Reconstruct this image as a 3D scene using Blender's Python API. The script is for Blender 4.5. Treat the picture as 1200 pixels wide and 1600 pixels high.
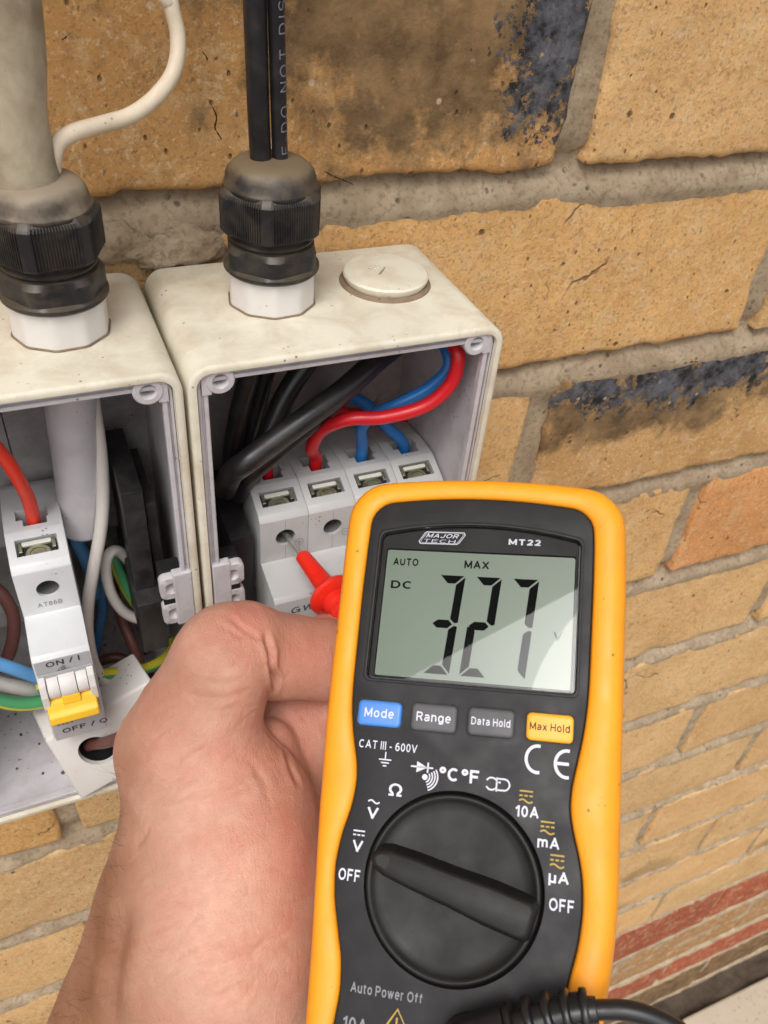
import bpy, bmesh, math, random
import numpy as np
from mathutils import Vector, Matrix, noise
from mathutils.bvhtree import BVHTree

for o in list(bpy.data.objects): bpy.data.objects.remove(o)
SC = bpy.context.scene
COL = SC.collection
rnd = random.Random(7)
MM = 0.001

# ------------------------------------------------------------------ camera
F = 1317.4                      # focal length in pixels of the 1200x1600 photograph
CAM = Vector((-0.2022, -0.2651, 0.1070))
RX = Vector((0.9192892, -0.3854273, 0.0797068))
RY = Vector((-0.1979040, -0.6277175, -0.7528644))     # image down
RZ = Vector((0.3402079, 0.6763258, -0.6533315))       # forward
cd = bpy.data.cameras.new('camera'); cam = bpy.data.objects.new('camera', cd); COL.objects.link(cam)
m = Matrix((( RX.x, -RY.x, -RZ.x), (RX.y, -RY.y, -RZ.y), (RX.z, -RY.z, -RZ.z)))
cam.matrix_world = Matrix.Translation(CAM) @ m.to_4x4()
cd.sensor_fit = 'VERTICAL'; cd.sensor_height = 4.8; cd.sensor_width = 3.6
cd.lens = F * 4.8 / 1600
cd.clip_start = 0.01; cd.clip_end = 200
cd.dof.use_dof = True; cd.dof.focus_distance = 0.262; cd.dof.aperture_fstop = 4.2
SC.camera = cam

# ------------------------------------------------------------------ light
SUN_EL, SUN_AZ = 61, 219        # azimuth clockwise from +Y (north = into the wall)
W = bpy.data.worlds.new('World'); SC.world = W; W.use_nodes = True
nt = W.node_tree; nt.nodes.clear()
sky = nt.nodes.new('ShaderNodeTexSky'); sky.sky_type = 'NISHITA'; sky.sun_disc = False
sky.sun_elevation = math.radians(SUN_EL); sky.sun_rotation = math.radians(SUN_AZ)
sky.air_density = 1.0; sky.dust_density = 6.0; sky.ozone_density = 1.0
hsv = nt.nodes.new('ShaderNodeHueSaturation'); hsv.inputs['Saturation'].default_value = 0.22
bg = nt.nodes.new('ShaderNodeBackground'); bg.inputs['Strength'].default_value = 0.15
wo = nt.nodes.new('ShaderNodeOutputWorld')
nt.links.new(sky.outputs[0], hsv.inputs['Color']); nt.links.new(hsv.outputs[0], bg.inputs['Color']); nt.links.new(bg.outputs[0], wo.inputs[0])
sd = bpy.data.lights.new('sun', 'SUN'); sd.energy = 0.6; sd.angle = math.radians(25); sd.color = (1, .95, .87)
sun = bpy.data.objects.new('sun', sd); COL.objects.link(sun)
az, el = math.radians(SUN_AZ), math.radians(SUN_EL)
sdir = Vector((math.sin(az) * math.cos(el), math.cos(az) * math.cos(el), math.sin(el)))
sun.rotation_euler = sdir.to_track_quat('Z', 'Y').to_euler()
SC.view_settings.view_transform = 'Standard'; SC.view_settings.look = 'None'
SC.view_settings.gamma = 1; SC.view_settings.use_curve_mapping = False
SC.view_settings.exposure = 0.47

# ------------------------------------------------------------------ surveying helpers
def ray(px, py): return RX * ((px - 600) / F) + RY * ((py - 800) / F) + RZ
def pY(px, py, Y): d = ray(px, py); return CAM + d * ((Y - CAM.y) / d.y)
def pZ(px, py, Z): d = ray(px, py); return CAM + d * ((Z - CAM.z) / d.z)
def pD(px, py, D): return CAM + ray(px, py) * D

# ------------------------------------------------------------------ object helpers
def empty(name, label, cat, loc=(0, 0, 0), group=None):
    o = bpy.data.objects.new(name, None); COL.objects.link(o); o.location = loc
    o.empty_display_size = .01
    o['label'] = label; o['category'] = cat
    if group: o['group'] = group
    return o
def tag(o, label, cat, group=None):
    o['label'] = label; o['category'] = cat
    if group: o['group'] = group
    return o
def finish(name, me, mat, parent=None, smooth=False, label=None):
    o = bpy.data.objects.new(name, me); COL.objects.link(o)
    if mat is not None:
        for x in (mat if isinstance(mat, (list, tuple)) else [mat]): me.materials.append(x)
    if smooth:
        for p in me.polygons: p.use_smooth = True
    if parent is not None:
        o.parent = parent
        o.matrix_parent_inverse = Matrix.Translation(parent.location).inverted() if parent.rotation_euler.x == 0 and parent.rotation_euler.y == 0 and parent.rotation_euler.z == 0 else Matrix.Identity(4)
    if label: o['label'] = label
    return o
def mesh(verts, faces):
    me = bpy.data.meshes.new('mesh'); me.from_pydata([tuple(v) for v in verts], [], faces); me.update(); return me
def join_lists(parts):
    V, Fc = [], []
    for v, f in parts:
        k = len(V); V += [tuple(a) for a in v]; Fc += [tuple(i + k for i in q) for q in f]
    return V, Fc
def box_vf(x0, x1, y0, y1, z0, z1):
    v = [(x, y, z) for x in (x0, x1) for y in (y0, y1) for z in (z0, z1)]
    f = [(0, 1, 3, 2), (4, 6, 7, 5), (0, 4, 5, 1), (2, 3, 7, 6), (0, 2, 6, 4), (1, 5, 7, 3)]
    return v, f
def loft_vf(rings, cap0=True, cap1=True, closed=True):
    n = len(rings[0]); V = [tuple(p) for r in rings for p in r]; Fc = []
    for i in range(len(rings) - 1):
        for j in range(n if closed else n - 1):
            a = i * n + j; b = i * n + (j + 1) % n
            Fc.append((a, b, b + n, a + n))
    if cap0: Fc.append(tuple(range(n - 1, -1, -1)))
    if cap1: Fc.append(tuple(range((len(rings) - 1) * n, len(rings) * n)))
    return V, Fc
def fixn(me):
    bm = bmesh.new(); bm.from_mesh(me); bmesh.ops.recalc_face_normals(bm, faces=bm.faces); bm.to_mesh(me); bm.free(); return me
def loft(rings, cap0=True, cap1=True, closed=True):
    return fixn(mesh(*loft_vf(rings, cap0, cap1, closed)))
def circle(c, r, n=32, ax='z', ph=0, ry=None):
    ry = r if ry is None else ry; out = []
    for i in range(n):
        a = ph + 2 * math.pi * i / n; u, v = r * math.cos(a), ry * math.sin(a)
        if ax == 'z': out.append((c[0] + u, c[1] + v, c[2]))
        elif ax == 'y': out.append((c[0] + u, c[1], c[2] + v))
        else: out.append((c[0], c[1] + u, c[2] + v))
    return out
def rrect(x0, x1, z0, z1, r, k=6):
    pts = []
    for cx, cz, a0 in ((x1 - r, z1 - r, 0), (x0 + r, z1 - r, 90), (x0 + r, z0 + r, 180), (x1 - r, z0 + r, 270)):
        for i in range(k + 1):
            a = math.radians(a0 + 90 * i / k); pts.append((cx + r * math.cos(a), cz + r * math.sin(a)))
    return pts
def catmull(P, n=12):
    P = [Vector(p) for p in P]; Q = [P[0] * 2 - P[1]] + P + [P[-1] * 2 - P[-2]]; out = []
    for i in range(1, len(Q) - 2):
        for k in range(n):
            t = k / n; a, b, c, d = Q[i - 1], Q[i], Q[i + 1], Q[i + 2]
            out.append(.5 * ((2 * b) + (c - a) * t + (2 * a - 5 * b + 4 * c - d) * t * t + (3 * b - a - 3 * c + d) * t ** 3))
    out.append(P[-1].copy()); return out
def tube_vf(P, r, n=14, seg=10, raw=False, flat=1.0):
    pts = [Vector(p) for p in P] if raw else catmull(P, seg)
    R = r if callable(r) else (lambda t: r)
    rings = []; prev = None
    for i, p in enumerate(pts):
        t = (pts[min(i + 1, len(pts) - 1)] - pts[max(i - 1, 0)]).normalized()
        if prev is None:
            u = t.orthogonal().normalized()
        else:
            u = (prev - t * prev.dot(t)).normalized()
        prev = u; w = t.cross(u); rr = R(i / (len(pts) - 1))
        rings.append([p + (u * math.cos(2 * math.pi * k / n) + w * math.sin(2 * math.pi * k / n) * flat) * rr for k in range(n)])
    return loft_vf(rings)
def tube(name, P, r, mat, parent=None, label=None, **kw):
    me = fixn(mesh(*tube_vf(P, r, **kw)))
    # length coordinate for stripes
    return finish(name, me, mat, parent, True, label)
def evaluated(o):
    dg = bpy.context.evaluated_depsgraph_get(); dg.update()
    me = bpy.data.meshes.new_from_object(o.evaluated_get(dg)); return me
def bevelled(me, w, seg=2, ang=30):
    o = bpy.data.objects.new('tmp', me); COL.objects.link(o)
    b = o.modifiers.new('b', 'BEVEL'); b.width = w; b.segments = seg; b.limit_method = 'ANGLE'; b.angle_limit = math.radians(ang)
    r = evaluated(o); bpy.data.objects.remove(o); return r
def cut(me, cutters):
    V, Fc = join_lists(cutters); cm = fixn(mesh(V, Fc))
    o = bpy.data.objects.new('tmp', me); COL.objects.link(o)
    c = bpy.data.objects.new('tmpc', cm); COL.objects.link(c)
    b = o.modifiers.new('b', 'BOOLEAN'); b.operation = 'DIFFERENCE'; b.object = c; b.solver = 'EXACT'; b.use_self = True
    r = evaluated(o); bpy.data.objects.remove(o); bpy.data.objects.remove(c); return r
def smooth_by_angle(me, deg=35):
    for p in me.polygons: p.use_smooth = True
    try: me.set_sharp_from_angle(angle=math.radians(deg))
    except Exception: pass
def bbox(name, x0, x1, y0, y1, z0, z1, mat, parent=None, w=.0004, label=None):
    me = fixn(mesh(*box_vf(min(x0,x1), max(x0,x1), min(y0,y1), max(y0,y1), min(z0,z1), max(z0,z1))))
    me = bevelled(me, w, 2); smooth_by_angle(me)
    return finish(name, me, mat, parent, False, label)
def extrude_poly(pts, axis, a, b):
    if axis == 'x': r = [[(t, p[0], p[1]) for p in pts] for t in (a, b)]
    elif axis == 'y': r = [[(p[0], t, p[1]) for p in pts] for t in (a, b)]
    else: r = [[(p[0], p[1], t) for p in pts] for t in (a, b)]
    return loft_vf(r)

# ------------------------------------------------------------------ materials
def newmat(name):
    m = bpy.data.materials.new(name); m.use_nodes = True; return m, m.node_tree, m.node_tree.nodes['Principled BSDF']
def N(nt, t, **kw):
    n = nt.nodes.new(t)
    for k, v in kw.items():
        if k in n.inputs.keys() if hasattr(n.inputs, 'keys') else False: n.inputs[k].default_value = v
        else: setattr(n, k, v)
    return n
def noise_n(nt, vec, scale, detail=4, rough=.55, dist=0):
    n = nt.nodes.new('ShaderNodeTexNoise'); n.inputs['Scale'].default_value = scale; n.inputs['Detail'].default_value = detail
    n.inputs['Roughness'].default_value = rough; n.inputs['Distortion'].default_value = dist
    if vec is not None: nt.links.new(vec, n.inputs['Vector'])
    return n.outputs['Fac']
def ramp(nt, fac, stops, interp='LINEAR'):
    n = nt.nodes.new('ShaderNodeValToRGB'); cr = n.color_ramp; cr.interpolation = interp
    while len(cr.elements) < len(stops): cr.elements.new(.5)
    for e, (p, c) in zip(cr.elements, stops):
        e.position = p; e.color = (c, c, c, 1) if not isinstance(c, (tuple, list)) else (*c, 1)
    nt.links.new(fac, n.inputs[0]); return n.outputs[0]
def mix(nt, fac, a, b, mode='MIX'):
    n = nt.nodes.new('ShaderNodeMix'); n.data_type = 'RGBA'; n.blend_type = mode
    for s, v in ((n.inputs[0], fac), (n.inputs[6], a), (n.inputs[7], b)):
        if isinstance(v, bpy.types.NodeSocket): nt.links.new(v, s)
        elif isinstance(v, (tuple, list)): s.default_value = (*v, 1)
        else: s.default_value = v
    return n.outputs[2]
def math_n(nt, op, a, b=0.0, clamp=False):
    n = nt.nodes.new('ShaderNodeMath'); n.operation = op; n.use_clamp = clamp
    for s, v in ((n.inputs[0], a), (n.inputs[1], b)):
        if isinstance(v, bpy.types.NodeSocket): nt.links.new(v, s)
        else: s.default_value = v
    return n.outputs[0]
def bump(nt, h, strength, dist, prev=None):
    n = nt.nodes.new('ShaderNodeBump'); n.inputs['Strength'].default_value = strength; n.inputs['Distance'].default_value = dist
    nt.links.new(h, n.inputs['Height'])
    if prev is not None: nt.links.new(prev, n.inputs['Normal'])
    return n.outputs[0]
def geo(nt): return nt.nodes.new('ShaderNodeNewGeometry').outputs['Position']
def attr(nt, name, kind='OBJECT'):
    n = nt.nodes.new('ShaderNodeAttribute'); n.attribute_type = kind; n.attribute_name = name; return n
def voro(nt, vec, scale, feature='F1', rand=1):
    n = nt.nodes.new('ShaderNodeTexVoronoi'); n.feature = feature; n.inputs['Scale'].default_value = scale
    n.inputs['Randomness'].default_value = rand
    if vec is not None: nt.links.new(vec, n.inputs['Vector'])
    return n
def vmath(nt, op, a, b):
    n = nt.nodes.new('ShaderNodeVectorMath'); n.operation = op
    for s, v in ((n.inputs[0], a), (n.inputs[1], b)):
        if isinstance(v, bpy.types.NodeSocket): nt.links.new(v, s)
        else: s.default_value = v
    return n.outputs[0]

def plastic(name, col, rough=.45, dirt=None, dirt_amt=0, dirt_scale=60, bumpd=0.00006, spec=.5, fine=900, coat=0, sss=0, dust=None, dust_amt=.8):
    m, nt, b = newmat(name); P = geo(nt)
    base = mix(nt, ramp(nt, noise_n(nt, P, 35, 5), [(.3, 0), (.7, 1)]), tuple(c * .94 for c in col), tuple(min(1, c * 1.05) for c in col))
    if dirt:
        f = ramp(nt, noise_n(nt, P, dirt_scale, 8, .65, .4), [(.5 - dirt_amt * .25, 0), (.75 - dirt_amt * .1, 1)])
        f = math_n(nt, 'MULTIPLY', f, min(1, dirt_amt * 1.6))
        base = mix(nt, f, base, dirt)
        sp = voro(nt, P, 420)
        s2 = ramp(nt, sp.outputs['Distance'], [(.10, 1), (.20, 0)])
        gate = ramp(nt, noise_n(nt, P, 90, 3), [(.55, 0), (.62, 1)])
        base = mix(nt, math_n(nt, 'MULTIPLY', math_n(nt, 'MULTIPLY', s2, gate), .8), base, tuple(c * .25 for c in dirt))
    if dust:
        gn = nt.nodes.new('ShaderNodeNewGeometry'); sp_ = nt.nodes.new('ShaderNodeSeparateXYZ'); nt.links.new(gn.outputs['Normal'], sp_.inputs[0])
        up = math_n(nt, 'ADD', sp_.outputs[2], math_n(nt, 'MULTIPLY', math_n(nt, 'SUBTRACT', noise_n(nt, P, 110, 6, .65), .5), 1.6))
        f_ = math_n(nt, 'MULTIPLY', ramp(nt, up, [(.12, 0), (.75, 1)]), dust_amt)
        base = mix(nt, f_, base, dust)
    nt.links.new(base, b.inputs['Base Color'])
    r = ramp(nt, noise_n(nt, P, 120, 5), [(.25, max(.03, rough - .1)), (.75, min(1, rough + .12))])
    nt.links.new(r, b.inputs['Roughness'])
    nt.links.new(bump(nt, noise_n(nt, P, fine, 3), .5, bumpd), b.inputs['Normal'])
    b.inputs['Specular IOR Level'].default_value = spec
    if coat: b.inputs['Coat Weight'].default_value = coat
    if sss:
        b.inputs['Subsurface Weight'].default_value = sss; b.inputs['Subsurface Radius'].default_value = (.002, .0012, .0008); b.inputs['Subsurface Scale'].default_value = 1
    return m

M = {}
M['cream'] = plastic('aged_cream_plastic', (.67, .63, .515), .52, (.40, .30, .19), .34, 75, .00010)
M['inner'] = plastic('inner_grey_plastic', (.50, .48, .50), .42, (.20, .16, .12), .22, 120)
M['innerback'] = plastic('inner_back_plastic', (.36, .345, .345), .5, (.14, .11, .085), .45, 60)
M['mcb'] = plastic('breaker_plastic_white', (.60, .61, .62), .40, (.45, .42, .38), .12, 90)
M['mcb4'] = plastic('breaker_plastic_grey', (.46, .465, .46), .40, (.33, .31, .28), .12, 90)
M['mcb_grey'] = plastic('breaker_label_grey', (.40, .40, .42), .45)
M['white'] = plastic('white_plastic', (.66, .63, .60), .42, (.5, .42, .33), .12, 90)
M['sleeve'] = plastic('white_sleeve', (.56, .55, .58), .45, (.36, .29, .24), .25, 60)
M['whitecable'] = plastic('white_cable', (.64, .60, .55), .5, (.3, .24, .18), .15, 80)
M['creamcable'] = plastic('cream_cable', (.70, .60, .46), .55, (.3, .22, .13), .25, 90)
M['greycable'] = plastic('weathered_grey_cable', (.43, .37, .265), .7, (.20, .15, .09), .55, 60)
M['blackcable'] = plastic('black_cable', (.010, .010, .012), .36, (.12, .10, .08), .12, 120)
M['gland'] = plastic('black_gland_nylon', (.010, .010, .012), .46, (.12, .09, .06), .24, 150, dust=(.17, .13, .08), dust_amt=.28)
M['dusty'] = plastic('dusty_gland_dome', (.05, .045, .04), .6, (.17, .125, .07), 1.0, 55)
M['dome'] = plastic('dusty_black_rubber', (.015, .015, .02), .5, (.14, .105, .06), .35, 60, dust=(.17, .125, .072), dust_amt=.9)
M['dome_grey'] = plastic('silicone_smeared_dome', (.03, .027, .026), .55, (.17, .13, .09), .6, 50, dust=(.26, .21, .15), dust_amt=1.0)
M['red'] = plastic('red_wire', (.60, .012, .02), .35)
M['redl'] = plastic('bright_red_wire', (.82, .045, .02), .42)
M['blue'] = plastic('blue_wire', (.02, .16, .48), .35)
M['bluel'] = plastic('light_blue_wire', (.10, .30, .60), .4)
M['brown'] = plastic('brown_wire', (.14, .05, .04), .45)
M['black'] = plastic('black_plastic', (.012, .011, .012), .45, (.12, .11, .1), .15, 120)
M['probe'] = plastic('red_probe_plastic', (.80, .025, .012), .32, sss=.15)
M['meterface'] = plastic('meter_face_charcoal', (.0125, .012, .014), .5, (.05, .047, .043), .12, 150, bumpd=.00004, fine=2500, spec=.3)
M['knob'] = plastic('meter_dial_black', (.0105, .0105, .010), .52, (.04, .037, .033), .10, 150, bumpd=.00005, fine=3000, spec=.3)
M['holster'] = plastic('yellow_rubber_holster', (.88, .33, .012), .48, (.50, .22, .03), .16, 160, bumpd=.00005, fine=1800, sss=.1, spec=.4)
M['lead'] = plastic('black_lead_rubber', (.012, .012, .014), .38)
M['btngrey'] = plastic('grey_button', (.085, .085, .092), .5, spec=.35)
M['btnblue'] = plastic('blue_button', (.06, .22, .62), .4)
M['btnyel'] = plastic('yellow_button', (.88, .38, .02), .4)
M['toggle'] = plastic('yellow_toggle', (.85, .50, .03), .4)
M['gap'] = plastic('gap_black', (.004, .004, .005), .6)
M['graymark'] = plastic('print_grey', (.22, .22, .24), .6)
M['printw'] = plastic('print_white', (.62, .62, .70), .6)
M['printy'] = plastic('print_ochre', (.42, .27, .04), .6)
M['printk'] = plastic('print_black', (.02, .02, .025), .6)
M['printb'] = plastic('print_blue', (.03, .035, .12), .6)
M['silt'] = plastic('packed_dust', (.24, .17, .11), .9, (.12, .08, .05), .4, 200, .0003)
M['screwgrey'] = plastic('screw_grey', (.05, .05, .046), .5)
M['pointermark'] = plastic('pointer_mark_grey', (.028, .029, .027), .6, spec=.2)
M['cableprint'] = plastic('faded_cable_print', (.17, .17, .20), .7)
M['crack'] = plastic('crack_shadow', (.035, .022, .015), 1, spec=.1)
M['holeliner'] = plastic('hole_liner_grey', (.14, .14, .14), .5)  # dark grey standing for the shade inside the terminal holes
M['clampbar'] = plastic('clamp_bar_bright', (.62, .62, .55), .3, spec=.9)
M['grit'] = plastic('dark_grit', (.10, .075, .05), .9)
M['fascia'] = plastic('eave_paint', (.085, .07, .055), .6)

def metal(name, col, rough):
    m, nt, b = newmat(name); P = geo(nt)
    b.inputs['Metallic'].default_value = 1
    nt.links.new(mix(nt, noise_n(nt, P, 300, 4), tuple(c * .8 for c in col), col), b.inputs['Base Color'])
    nt.links.new(ramp(nt, noise_n(nt, P, 500, 3), [(.3, rough), (.7, rough + .15)]), b.inputs['Roughness'])
    return m
M['nickel'] = metal('nickel', (.80, .78, .70), .38)
M['zinc'] = metal('green_zinc_screw', (.42, .44, .30), .3)
M['rail'] = metal('steel_rail', (.45, .45, .43), .4)
M['copper'] = metal('copper', (.7, .32, .2), .35)

def gy_mat():
    m, nt, b = newmat('green_yellow_wire'); n = nt.nodes.new('ShaderNodeUVMap')
    a = attr(nt, 'stripe', 'GEOMETRY')
    c = mix(nt, ramp(nt, a.outputs['Fac'], [(.60, 0), (.66, 1)]), (.07, .30, .12), (.55, .50, .03))
    nt.links.new(c, b.inputs['Base Color']); b.inputs['Roughness'].default_value = .4
    return m
M['gy'] = gy_mat()

def brick_mat(name, near=True):
    m, nt, b = newmat(name)
    tc = nt.nodes.new('ShaderNodeTexCoord'); OB = tc.outputs['Object']
    P0 = geo(nt)
    seed = attr(nt, 'seed')
    P = vmath(nt, 'ADD', P0, seed.outputs['Vector'])
    tint = attr(nt, 'tint').outputs['Color']
    base = mix(nt, ramp(nt, noise_n(nt, P, 22, 5, .6), [(.3, 0), (.7, 1)]), (.58, .345, .14), (.72, .465, .22))
    base = mix(nt, 1.0, base, tint, 'MULTIPLY')
    # sandy grain
    g = noise_n(nt, P, 260, 6, .7)
    base = mix(nt, ramp(nt, g, [(.36, .34), (.50, 0)]), base, (.32, .17, .075))
    base = mix(nt, ramp(nt, noise_n(nt, P, 95, 6, .7), [(.52, 0), (.68, .6)]), base, (.68, .49, .27))
    base = mix(nt, ramp(nt, noise_n(nt, vmath(nt, 'ADD', P, (5, 5, 5)), 700, 3, .7), [(.36, .45), (.46, 0)]), base, (.20, .10, .05))
    base = mix(nt, ramp(nt, noise_n(nt, vmath(nt, 'ADD', P, (9, 5, 2)), 520, 3, .7), [(.56, 0), (.66, .5)]), base, (.74, .58, .38))
    # scorched brown zone: attribute burn = (amount, centre-x fraction, from-top fraction)
    ba = attr(nt, 'burn').outputs['Vector']; sp = nt.nodes.new('ShaderNodeSeparateXYZ'); nt.links.new(ba, sp.inputs[0])
    bb = attr(nt, 'burnz').outputs['Vector']; sq = nt.nodes.new('ShaderNodeSeparateXYZ'); nt.links.new(bb, sq.inputs[0])
    so = nt.nodes.new('ShaderNodeSeparateXYZ'); nt.links.new(OB, so.inputs[0])
    dx = math_n(nt, 'DIVIDE', math_n(nt, 'SUBTRACT', so.outputs[0], sp.outputs[1]), sp.outputs[2])
    dz = math_n(nt, 'DIVIDE', math_n(nt, 'SUBTRACT', so.outputs[2], sq.outputs[0]), sq.outputs[1])
    d2 = math_n(nt, 'SQRT', math_n(nt, 'ADD', math_n(nt, 'MULTIPLY', dx, dx), math_n(nt, 'MULTIPLY', dz, dz)))
    wob = math_n(nt, 'MULTIPLY', math_n(nt, 'SUBTRACT', noise_n(nt, P, 34, 10, .72), .5), 3.0)
    d3 = math_n(nt, 'ADD', d2, wob)
    zone = math_n(nt, 'MULTIPLY', ramp(nt, d3, [(.55, 1), (1.05, 0)]), sp.outputs[0])
    brown = mix(nt, ramp(nt, noise_n(nt, P, 55, 8, .7), [(.35, 0), (.65, 1)]), (.055, .036, .020), (.27, .17, .08))
    base = mix(nt, math_n(nt, 'MULTIPLY', zone, .88), base, brown)
    # blue-black vitrified crust
    ca = nt.nodes.new('ShaderNodeSeparateXYZ'); nt.links.new(attr(nt, 'crust').outputs['Vector'], ca.inputs[0])
    cb = nt.nodes.new('ShaderNodeSeparateXYZ'); nt.links.new(attr(nt, 'crustsize').outputs['Vector'], cb.inputs[0])
    ex = math_n(nt, 'DIVIDE', math_n(nt, 'SUBTRACT', so.outputs[0], ca.outputs[0]), cb.outputs[0])
    ez = math_n(nt, 'DIVIDE', math_n(nt, 'SUBTRACT', so.outputs[2], ca.outputs[1]), cb.outputs[1])
    e2 = math_n(nt, 'SQRT', math_n(nt, 'ADD', math_n(nt, 'MULTIPLY', ex, ex), math_n(nt, 'MULTIPLY', ez, ez)))
    e3 = math_n(nt, 'ADD', e2, math_n(nt, 'MULTIPLY', math_n(nt, 'SUBTRACT', noise_n(nt, P, 95, 10, .78), .5), 5.0))
    cr = math_n(nt, 'MULTIPLY', ramp(nt, e3, [(.70, 1), (.86, 0)]), ca.outputs[2])
    slate = mix(nt, ramp(nt, noise_n(nt, P, 140, 6, .7), [(.38, 0), (.62, 1)]), (.016, .015, .016), (.125, .125, .14))
    base = mix(nt, cr, base, slate)
    # dark pits and pale grit
    v1 = voro(nt, P, 75); pit = ramp(nt, math_n(nt, 'ADD', v1.outputs['Distance'], math_n(nt, 'MULTIPLY', noise_n(nt, P, 500, 3), .12)), [(.10, 1), (.17, 0)])
    gate = ramp(nt, noise_n(nt, P, 55, 2), [(.48, 0), (.56, 1)])
    pit = math_n(nt, 'MULTIPLY', pit, gate)
    v3 = voro(nt, vmath(nt, 'MULTIPLY', P, (1.3, 1, .8)), 210); pit2 = ramp(nt, v3.outputs['Distance'], [(.08, .8), (.17, 0)])
    pit2 = math_n(nt, 'MULTIPLY', pit2, ramp(nt, noise_n(nt, P, 120, 2), [(.5, 0), (.58, 1)]))
    pit = math_n(nt, 'MAXIMUM', pit, pit2)
    base = mix(nt, math_n(nt, 'MULTIPLY', pit, .8), base, (.07, .03, .02))
    v2 = voro(nt, vmath(nt, 'ADD', P, (.3, .1, .7)), 120); gr = ramp(nt, v2.outputs['Distance'], [(.09, 1), (.15, 0)])
    gr = math_n(nt, 'MULTIPLY', gr, ramp(nt, noise_n(nt, P, 80, 2), [(.52, 0), (.6, 1)]))
    base = mix(nt, math_n(nt, 'MULTIPLY', gr, .65), base, (.66, .52, .34))
    # hairline cracks
    ck = voro(nt, vmath(nt, 'ADD', P, vmath(nt, 'MULTIPLY', nt_noise_vec(nt, P, 60), (.02, .02, .02))), 17, 'DISTANCE_TO_EDGE')
    crack = ramp(nt, ck.outputs['Distance'], [(.004, 1), (.012, 0)])
    crack = math_n(nt, 'MULTIPLY', crack, ramp(nt, noise_n(nt, P, 24, 3), [(.60, 0), (.66, 1)]))
    base = mix(nt, math_n(nt, 'MULTIPLY', crack, .6), base, (.05, .03, .02))
    nt.links.new(base, b.inputs['Base Color']); b.inputs['Roughness'].default_value = .85
    b.inputs['Specular IOR Level'].default_value = .3
    h = math_n(nt, 'SUBTRACT', noise_n(nt, P, 200, 9, .76), math_n(nt, 'MULTIPLY', math_n(nt, 'MAXIMUM', pit, crack), 1.1))
    nb = bump(nt, h, .9, .0013)
    nt.links.new(bump(nt, noise_n(nt, P, 28, 4, .6), .5, .003, nb), b.inputs['Normal'])
    return m
def nt_noise_vec(nt, P, s):
    n = nt.nodes.new('ShaderNodeTexNoise'); n.inputs['Scale'].default_value = s; n.inputs['Detail'].default_value = 3
    nt.links.new(P, n.inputs['Vector']); return n.outputs['Color']
M['brick'] = brick_mat('clay_brick')
def mortar_mat():
    m, nt, b = newmat('lime_mortar'); P = geo(nt)
    base = mix(nt, ramp(nt, noise_n(nt, P, 60, 6, .6), [(.3, 0), (.7, 1)]), (.37, .275, .175), (.60, .475, .33))
    base = mix(nt, ramp(nt, noise_n(nt, P, 400, 5, .7), [(.36, .6), (.5, 0)]), base, (.22, .165, .11))
    base = mix(nt, ramp(nt, noise_n(nt, P, 9, 4, .6), [(.5, 0), (.75, .4)]), base, (.24, .19, .14))
    v = voro(nt, P, 130); pit = ramp(nt, v.outputs['Distance'], [(.1, 1), (.18, 0)])
    pit = math_n(nt, 'MULTIPLY', pit, ramp(nt, noise_n(nt, P, 100, 2), [(.5, 0), (.58, 1)]))
    base = mix(nt, math_n(nt, 'MULTIPLY', pit, .7), base, (.08, .06, .045))
    nt.links.new(base, b.inputs['Base Color']); b.inputs['Roughness'].default_value = .95; b.inputs['Specular IOR Level'].default_value = .2
    h = math_n(nt, 'SUBTRACT', noise_n(nt, P, 260, 9, .8), math_n(nt, 'MULTIPLY', pit, .6))
    nt.links.new(bump(nt, h, 1.0, .0022), b.inputs['Normal']); return m
M['mortar'] = mortar_mat()
def paver_mat():
    m, nt, b = newmat('concrete_paver'); P = geo(nt)
    base = mix(nt, noise_n(nt, P, 12, 6, .6), (.36, .29, .21), (.52, .45, .36))
    base = mix(nt, ramp(nt, noise_n(nt, P, 150, 4), [(.6, 0), (.7, .6)]), base, (.2, .15, .1))
    nt.links.new(base, b.inputs['Base Color']); b.inputs['Roughness'].default_value = .9
    nt.links.new(bump(nt, noise_n(nt, P, 200, 6), .6, .001), b.inputs['Normal']); return m
M['paver'] = paver_mat()
def soil_mat():
    m, nt, b = newmat('garden_soil'); P = geo(nt)
    base = mix(nt, noise_n(nt, P, 60, 8, .7), (.035, .025, .018), (.17, .12, .08))
    nt.links.new(base, b.inputs['Base Color']); b.inputs['Roughness'].default_value = 1
    nt.links.new(bump(nt, noise_n(nt, P, 90, 8, .7), 1, .01), b.inputs['Normal']); return m
M['soil'] = soil_mat()
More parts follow.
